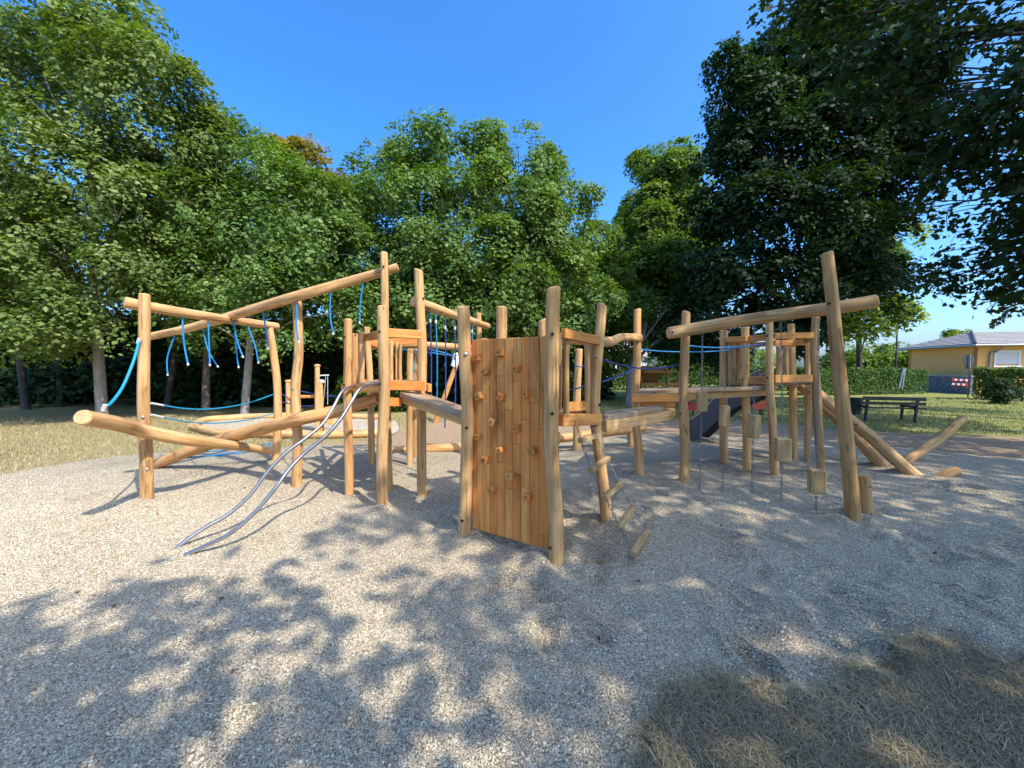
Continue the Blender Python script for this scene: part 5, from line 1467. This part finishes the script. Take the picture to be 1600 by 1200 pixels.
# far trees beyond the hedges
for (px, py, Y, r, lab) in ((1370, 560, 34, 2.0, 'bright green treetop beyond the hedge left of the yellow house'), (1410, 560, 34, 2.0, 'green treetop beyond the hedge touching the yellow house'), (1330, 563, 36, 2.2, 'treetop beyond the hedge behind the leaning post'), (1500, 527, 46, 1.6, 'small treetop showing above the roof of the yellow house'), (1150, 560, 36, 2.6, 'pale green tree far behind the right tower'), (1080, 556, 40, 3.0, 'sunlit tree far behind the walkway')):
    p = at(px, py, Y)
    t = thing('far_tree', (p.x, p.y, -.07), lab, 'tree', 'far trees beyond the hedges')
    trunk_mb((p.x, p.y, -.1), (p.x, p.y, p.z + .5), .14, [], .1, False).build('trunk', M['bark'], t)
    z = p.z + .07
    link('crown', crown_mesh('crown', [(0, 0, z, r), (r * .8, .2, z - .3, r * .7), (-r * .9, -.2, z - .4, r * .7), (.3, 0, z - 1.2, r * .9)], M['leafy'], .22, .55, 18, .5, .5), t)
# road, kerb, stone wall, house
rd = [tuple(gp(1436, 609).xy), tuple(gp(1512, 609).xy), (40, 20.5), (60, 22), (60, 26), (30, 27.5), (23, 26.5)]
mb = MB(); mb.add([(x, y, -.055) for x, y in rd], [tuple(range(len(rd)))])
M['asphalt'] = plain('grey asphalt', (0.17, 0.165, 0.16), .9, 0, .2, 20)
tag(mb.build('road', M['asphalt']), kind='structure')
def wall_box(par, a, b, z0, z1, th, mat, name):
    a, b = Vector((a[0], a[1], 0)), Vector((b[0], b[1], 0)); d = (b - a).normalized(); s = Vector((-d.y, d.x, 0)) * th
    c = [a, b, b + s, a + s]
    mb = MB(); hexa(mb, [p + Vector((0, 0, z0)) for p in c] + [p + Vector((0, 0, z1)) for p in c], .01); return mb.build(name, M[mat], par)
hs = thing('house', (27, 23, -.07), 'yellow rendered bungalow with grey tiled hip roof at the right edge', 'house')
th_ = R(15)
fd = Vector((math.cos(th_), -math.sin(th_), 0)); ld = Vector((math.sin(th_), math.cos(th_), 0))
k0 = Vector((at(1527, 560, 23).x, 23.0, 0))
EH = 2.95; LD, LF = 5.6, 12.0
wall_box(hs, k0, k0 + fd * LF, -.2, EH, .3, 'yellow', 'wall')
wall_box(hs, k0 + ld * LD, k0 + fd * .0 + ld * .003, -.2, EH, .3, 'yellow', 'wall')
wall_box(hs, k0 + fd * LF + ld * LD, k0 + ld * LD, -.2, EH, .3, 'yellow', 'wall')
M['tile'] = plain('grey roof tile', (0.34, 0.30, 0.26), .85, 0, .2, 9)
ov = .45
e = [k0 - fd * ov - ld * ov, k0 + fd * (LF + ov) - ld * ov, k0 + fd * (LF + ov) + ld * (LD + ov), k0 - fd * ov + ld * (LD + ov)]
rz = EH + .85; r0_, r1_ = k0 + fd * 1.6 + ld * LD / 2, k0 + fd * (LF - 2) + ld * LD / 2
V = [p + Vector((0, 0, EH - .05)) for p in e] + [r0_ + Vector((0, 0, rz)), r1_ + Vector((0, 0, rz))] + [p + Vector((0, 0, EH - .2)) for p in e]
mb = MB(); mb.add(V, [(0, 1, 5, 4), (1, 2, 5), (2, 3, 4, 5), (3, 0, 4), (6, 7, 1, 0), (7, 8, 2, 1), (8, 9, 3, 2), (9, 6, 0, 3), (9, 8, 7, 6)])
rf = mb.build('roof', M['tile'], hs)
# courses of roof tiles on the two visible slopes
def tiles(A, B, C_, D_, rows, cols_):
    nn = (B - A).cross(D_ - A).normalized()
    if nn.z < 0: nn = -nn
    for i in range(rows):
        f0, f1 = i / rows, (i + 1.12) / rows
        a, b, c, d = A.lerp(D_, f0), B.lerp(C_, f0), B.lerp(C_, min(1, f1)), A.lerp(D_, min(1, f1))
        mb = MB(); u = nn * .05
        hexa(mb, [a + nn * .005, b + nn * .005, c + nn * .004, d + nn * .004, a + u, b + u, c + nn * .012, d + nn * .012], .004)
        mb.build('tile_course', M['tile'], rf)
tiles(V[0], V[1], V[5], V[4], 9, 0)
tiles(V[3], V[0], V[4], V[4] + Vector((.01, .01, 0)), 9, 0)
mb = MB(); tube(mb, [V[0] + Vector((0, 0, .05)), V[4] + Vector((0, 0, .07))], .07, sides=8, per=2); mb.build('hip_ridge', M['dark'], rf)
mb = MB(); tube(mb, [V[0] + Vector((0, 0, -.08)) - fd * .05 - ld * .06, V[1] + Vector((0, 0, -.08)) - ld * .06], .065, sides=8, per=2); mb.build('gutter', M['greyiron'], hs)
mb = MB(); tube(mb, [V[0] + Vector((0, 0, -.08)) - fd * .06 - ld * .05, V[3] + Vector((0, 0, -.08)) - fd * .06], .065, sides=8, per=2); mb.build('gutter', M['greyiron'], hs)
q = k0 + fd * .55 - ld * .08
mb = MB(); tube(mb, [q + fd * .4 - ld * .35 + Vector((0, 0, EH - .15)), q + fd * .2 + Vector((0, 0, EH - .55)), q + Vector((0, 0, EH - .7)), q + Vector((0, 0, 0))], .045, sides=8, per=4); mb.build('downpipe', M['greyiron'], hs)
w0 = .85
def wbox(u0, u1, z0, z1, d0, d1, mat, name, par):
    c = [k0 + fd * u0 - ld * d0, k0 + fd * u1 - ld * d0, k0 + fd * u1 - ld * d1, k0 + fd * u0 - ld * d1]
    mb = MB(); hexa(mb, [p + Vector((0, 0, z0)) for p in c] + [p + Vector((0, 0, z1)) for p in c], .008); return mb.build(name, M[mat], par)
M['shutter'] = plain('white roller shutter', (0.70, 0.67, 0.66), .5, 0, .04)
wn_ = wbox(w0, w0 + 1.0, 1.72, 2.42, -.02, .02, 'shutter', 'window', hs)
wbox(w0 - .1, w0, 1.62, 2.52, -.02, .05, 'white', 'frame', wn_); wbox(w0 + 1.0, w0 + 1.1, 1.62, 2.52, -.02, .05, 'white', 'frame', wn_); wbox(w0, w0 + 1.0, 2.42, 2.52, -.02, .05, 'white', 'frame', wn_)
wbox(w0 - .15, w0 + 1.15, 1.54, 1.62, -.02, .12, 'white', 'sill', wn_)
for k in range(9): wbox(w0 + .003, w0 + .997, 1.725 + .077 * k, 1.725 + .077 * k + .066, .021, .034, 'shutter', 'slat', wn_)
# low stone wall with a railing before the house
sw_ = thing('stone_wall', (at(1437, 600, 25.4).x, 25.4, -.07), 'low dark stone wall in the road opening below the yellow house', 'wall')
a, b = at(1434, 600, 26.2), at(1516, 600, 22.6)
wall_box(sw_, a, b, -.15, .95, .25, 'stone', 'wall'); wall_box(sw_, a + Vector((0, -.04, 0)), b + Vector((0, -.04, 0)), .953, 1.02, .33, 'greyiron', 'coping')
# traffic sign seen from behind
sg2 = thing('traffic_sign', (at(1515, 606, 19.8).x, 19.8, -.07), 'round traffic sign seen from its grey back by the right hedge', 'sign')
p = at(1515, 572, 19.8)
mb = MB(); tube(mb, [(p.x, p.y, -.1), (p.x, p.y, 2.2)], .03, sides=10, per=3); mb.build('pole', M['greyiron'], sg2)
M['signback'] = plain('grey sign back', (0.045, 0.05, 0.05), .6, .0)
q = at(1514, 563, 19.86)
mb = MB(); tube(mb, [q + Vector((0, 0, 0)), q + Vector((0, .02, 0))], .30, sides=28, per=2); mb.build('disc', M['signback'], sg2)
q = at(1514, 573.5, 19.86)
mb = MB(); box(mb, q, (.42, .015, .16)); mb.build('plate', M['dark'], sg2)
# red and white barrier
bz = thing('construction_barrier', (at(1498, 606, 19.0).x, 19, -.07), 'red and white striped barrier in the road opening', 'barrier')
for (y, k) in ((593, 0), (600, 1)):
    a, b = at(1487, y, 19.2), at(1512, y + 1.5, 19.0)
    for i in range(6):
        plank(bz, a.lerp(b, i / 6), a.lerp(b, (i + .97) / 6), .04, .10, name='stripe', mat='red' if (i + k) % 2 == 0 else 'white')
for x in (1489, 1509):
    plank(bz, at(x, 590, 19.25), at(x, 608, 19.25), .05, .05, up=(0, 1, 0), name='leg', mat='red')
    plank(bz, at(x, 607, 18.9), at(x, 606.5, 19.6), .12, .05, name='foot', mat='dark')
# leaning tree stakes and lamp mast
sk = thing('tree_stakes', (at(1408, 606, 21).x, 21, -.07), 'two grey leaning stakes in front of the left hedge', 'stake')
for (x0, x1) in ((1404, 1412), (1409, 1414)):
    plank(sk, at(x0, 607, 21), at(x1, 576, 21), .07, .07, up=(0, 1, 0), name='stake', mat='greyiron')
lm = thing('lamp_mast', (at(1402, 600, 30).x, 30, -.07), 'thin dark lamp mast rising above the left hedge', 'mast')
p = at(1402, 514, 30); mb = MB(); tube(mb, [(p.x, p.y, -.1), (p.x, p.y, p.z)], [.07, .05], sides=10, per=4); mb.build('pole', M['iron'], lm)
mb = MB(); tube(mb, [p, p + Vector((-.1, -.2, .08))], [.06, .09], sides=10, per=2); mb.build('lamp_head', M['iron'], lm)
# pale buildings glimpsed far off between the trees
for (x0, x1, y, Y, h, lab) in ((930, 1010, 560, 48, 5.0, 'pale house glimpsed far behind the walkway between the leaves'), (1050, 1120, 560, 52, 5.5, 'white gabled house glimpsed far off behind the right tower')):
    a, b = at(x0, 600, Y), at(x1, 600, Y)
    t = thing('far_house', (a.x, Y, -.07), lab, 'house', 'pale houses far off')
    wall_box(t, a, b, -.3, h * .55, 5, 'white', 'wall')
    A = Vector((a.x - .4, Y - .4, h * .55 + .003)); B = Vector((b.x + .4, Y - .4, h * .55 + .003)); dd = Vector((0, 5.8, 0))
    mb = MB(); mb.add([A, B, B + dd, A + dd, A + dd / 2 + Vector((0, 0, h * .45)), B + dd / 2 + Vector((0, 0, h * .45))], [(0, 1, 5, 4), (2, 3, 4, 5), (0, 4, 3), (1, 2, 5), (0, 3, 2, 1)]); mb.build('roof', M['tile'], t)
    for k in range(3):
        c = a.lerp(b, .2 + .3 * k); mb = MB(); box(mb, (c.x, Y - .02, 1.6), (1.0, .06, 1.2)); mb.build('window', M['dark'], t)
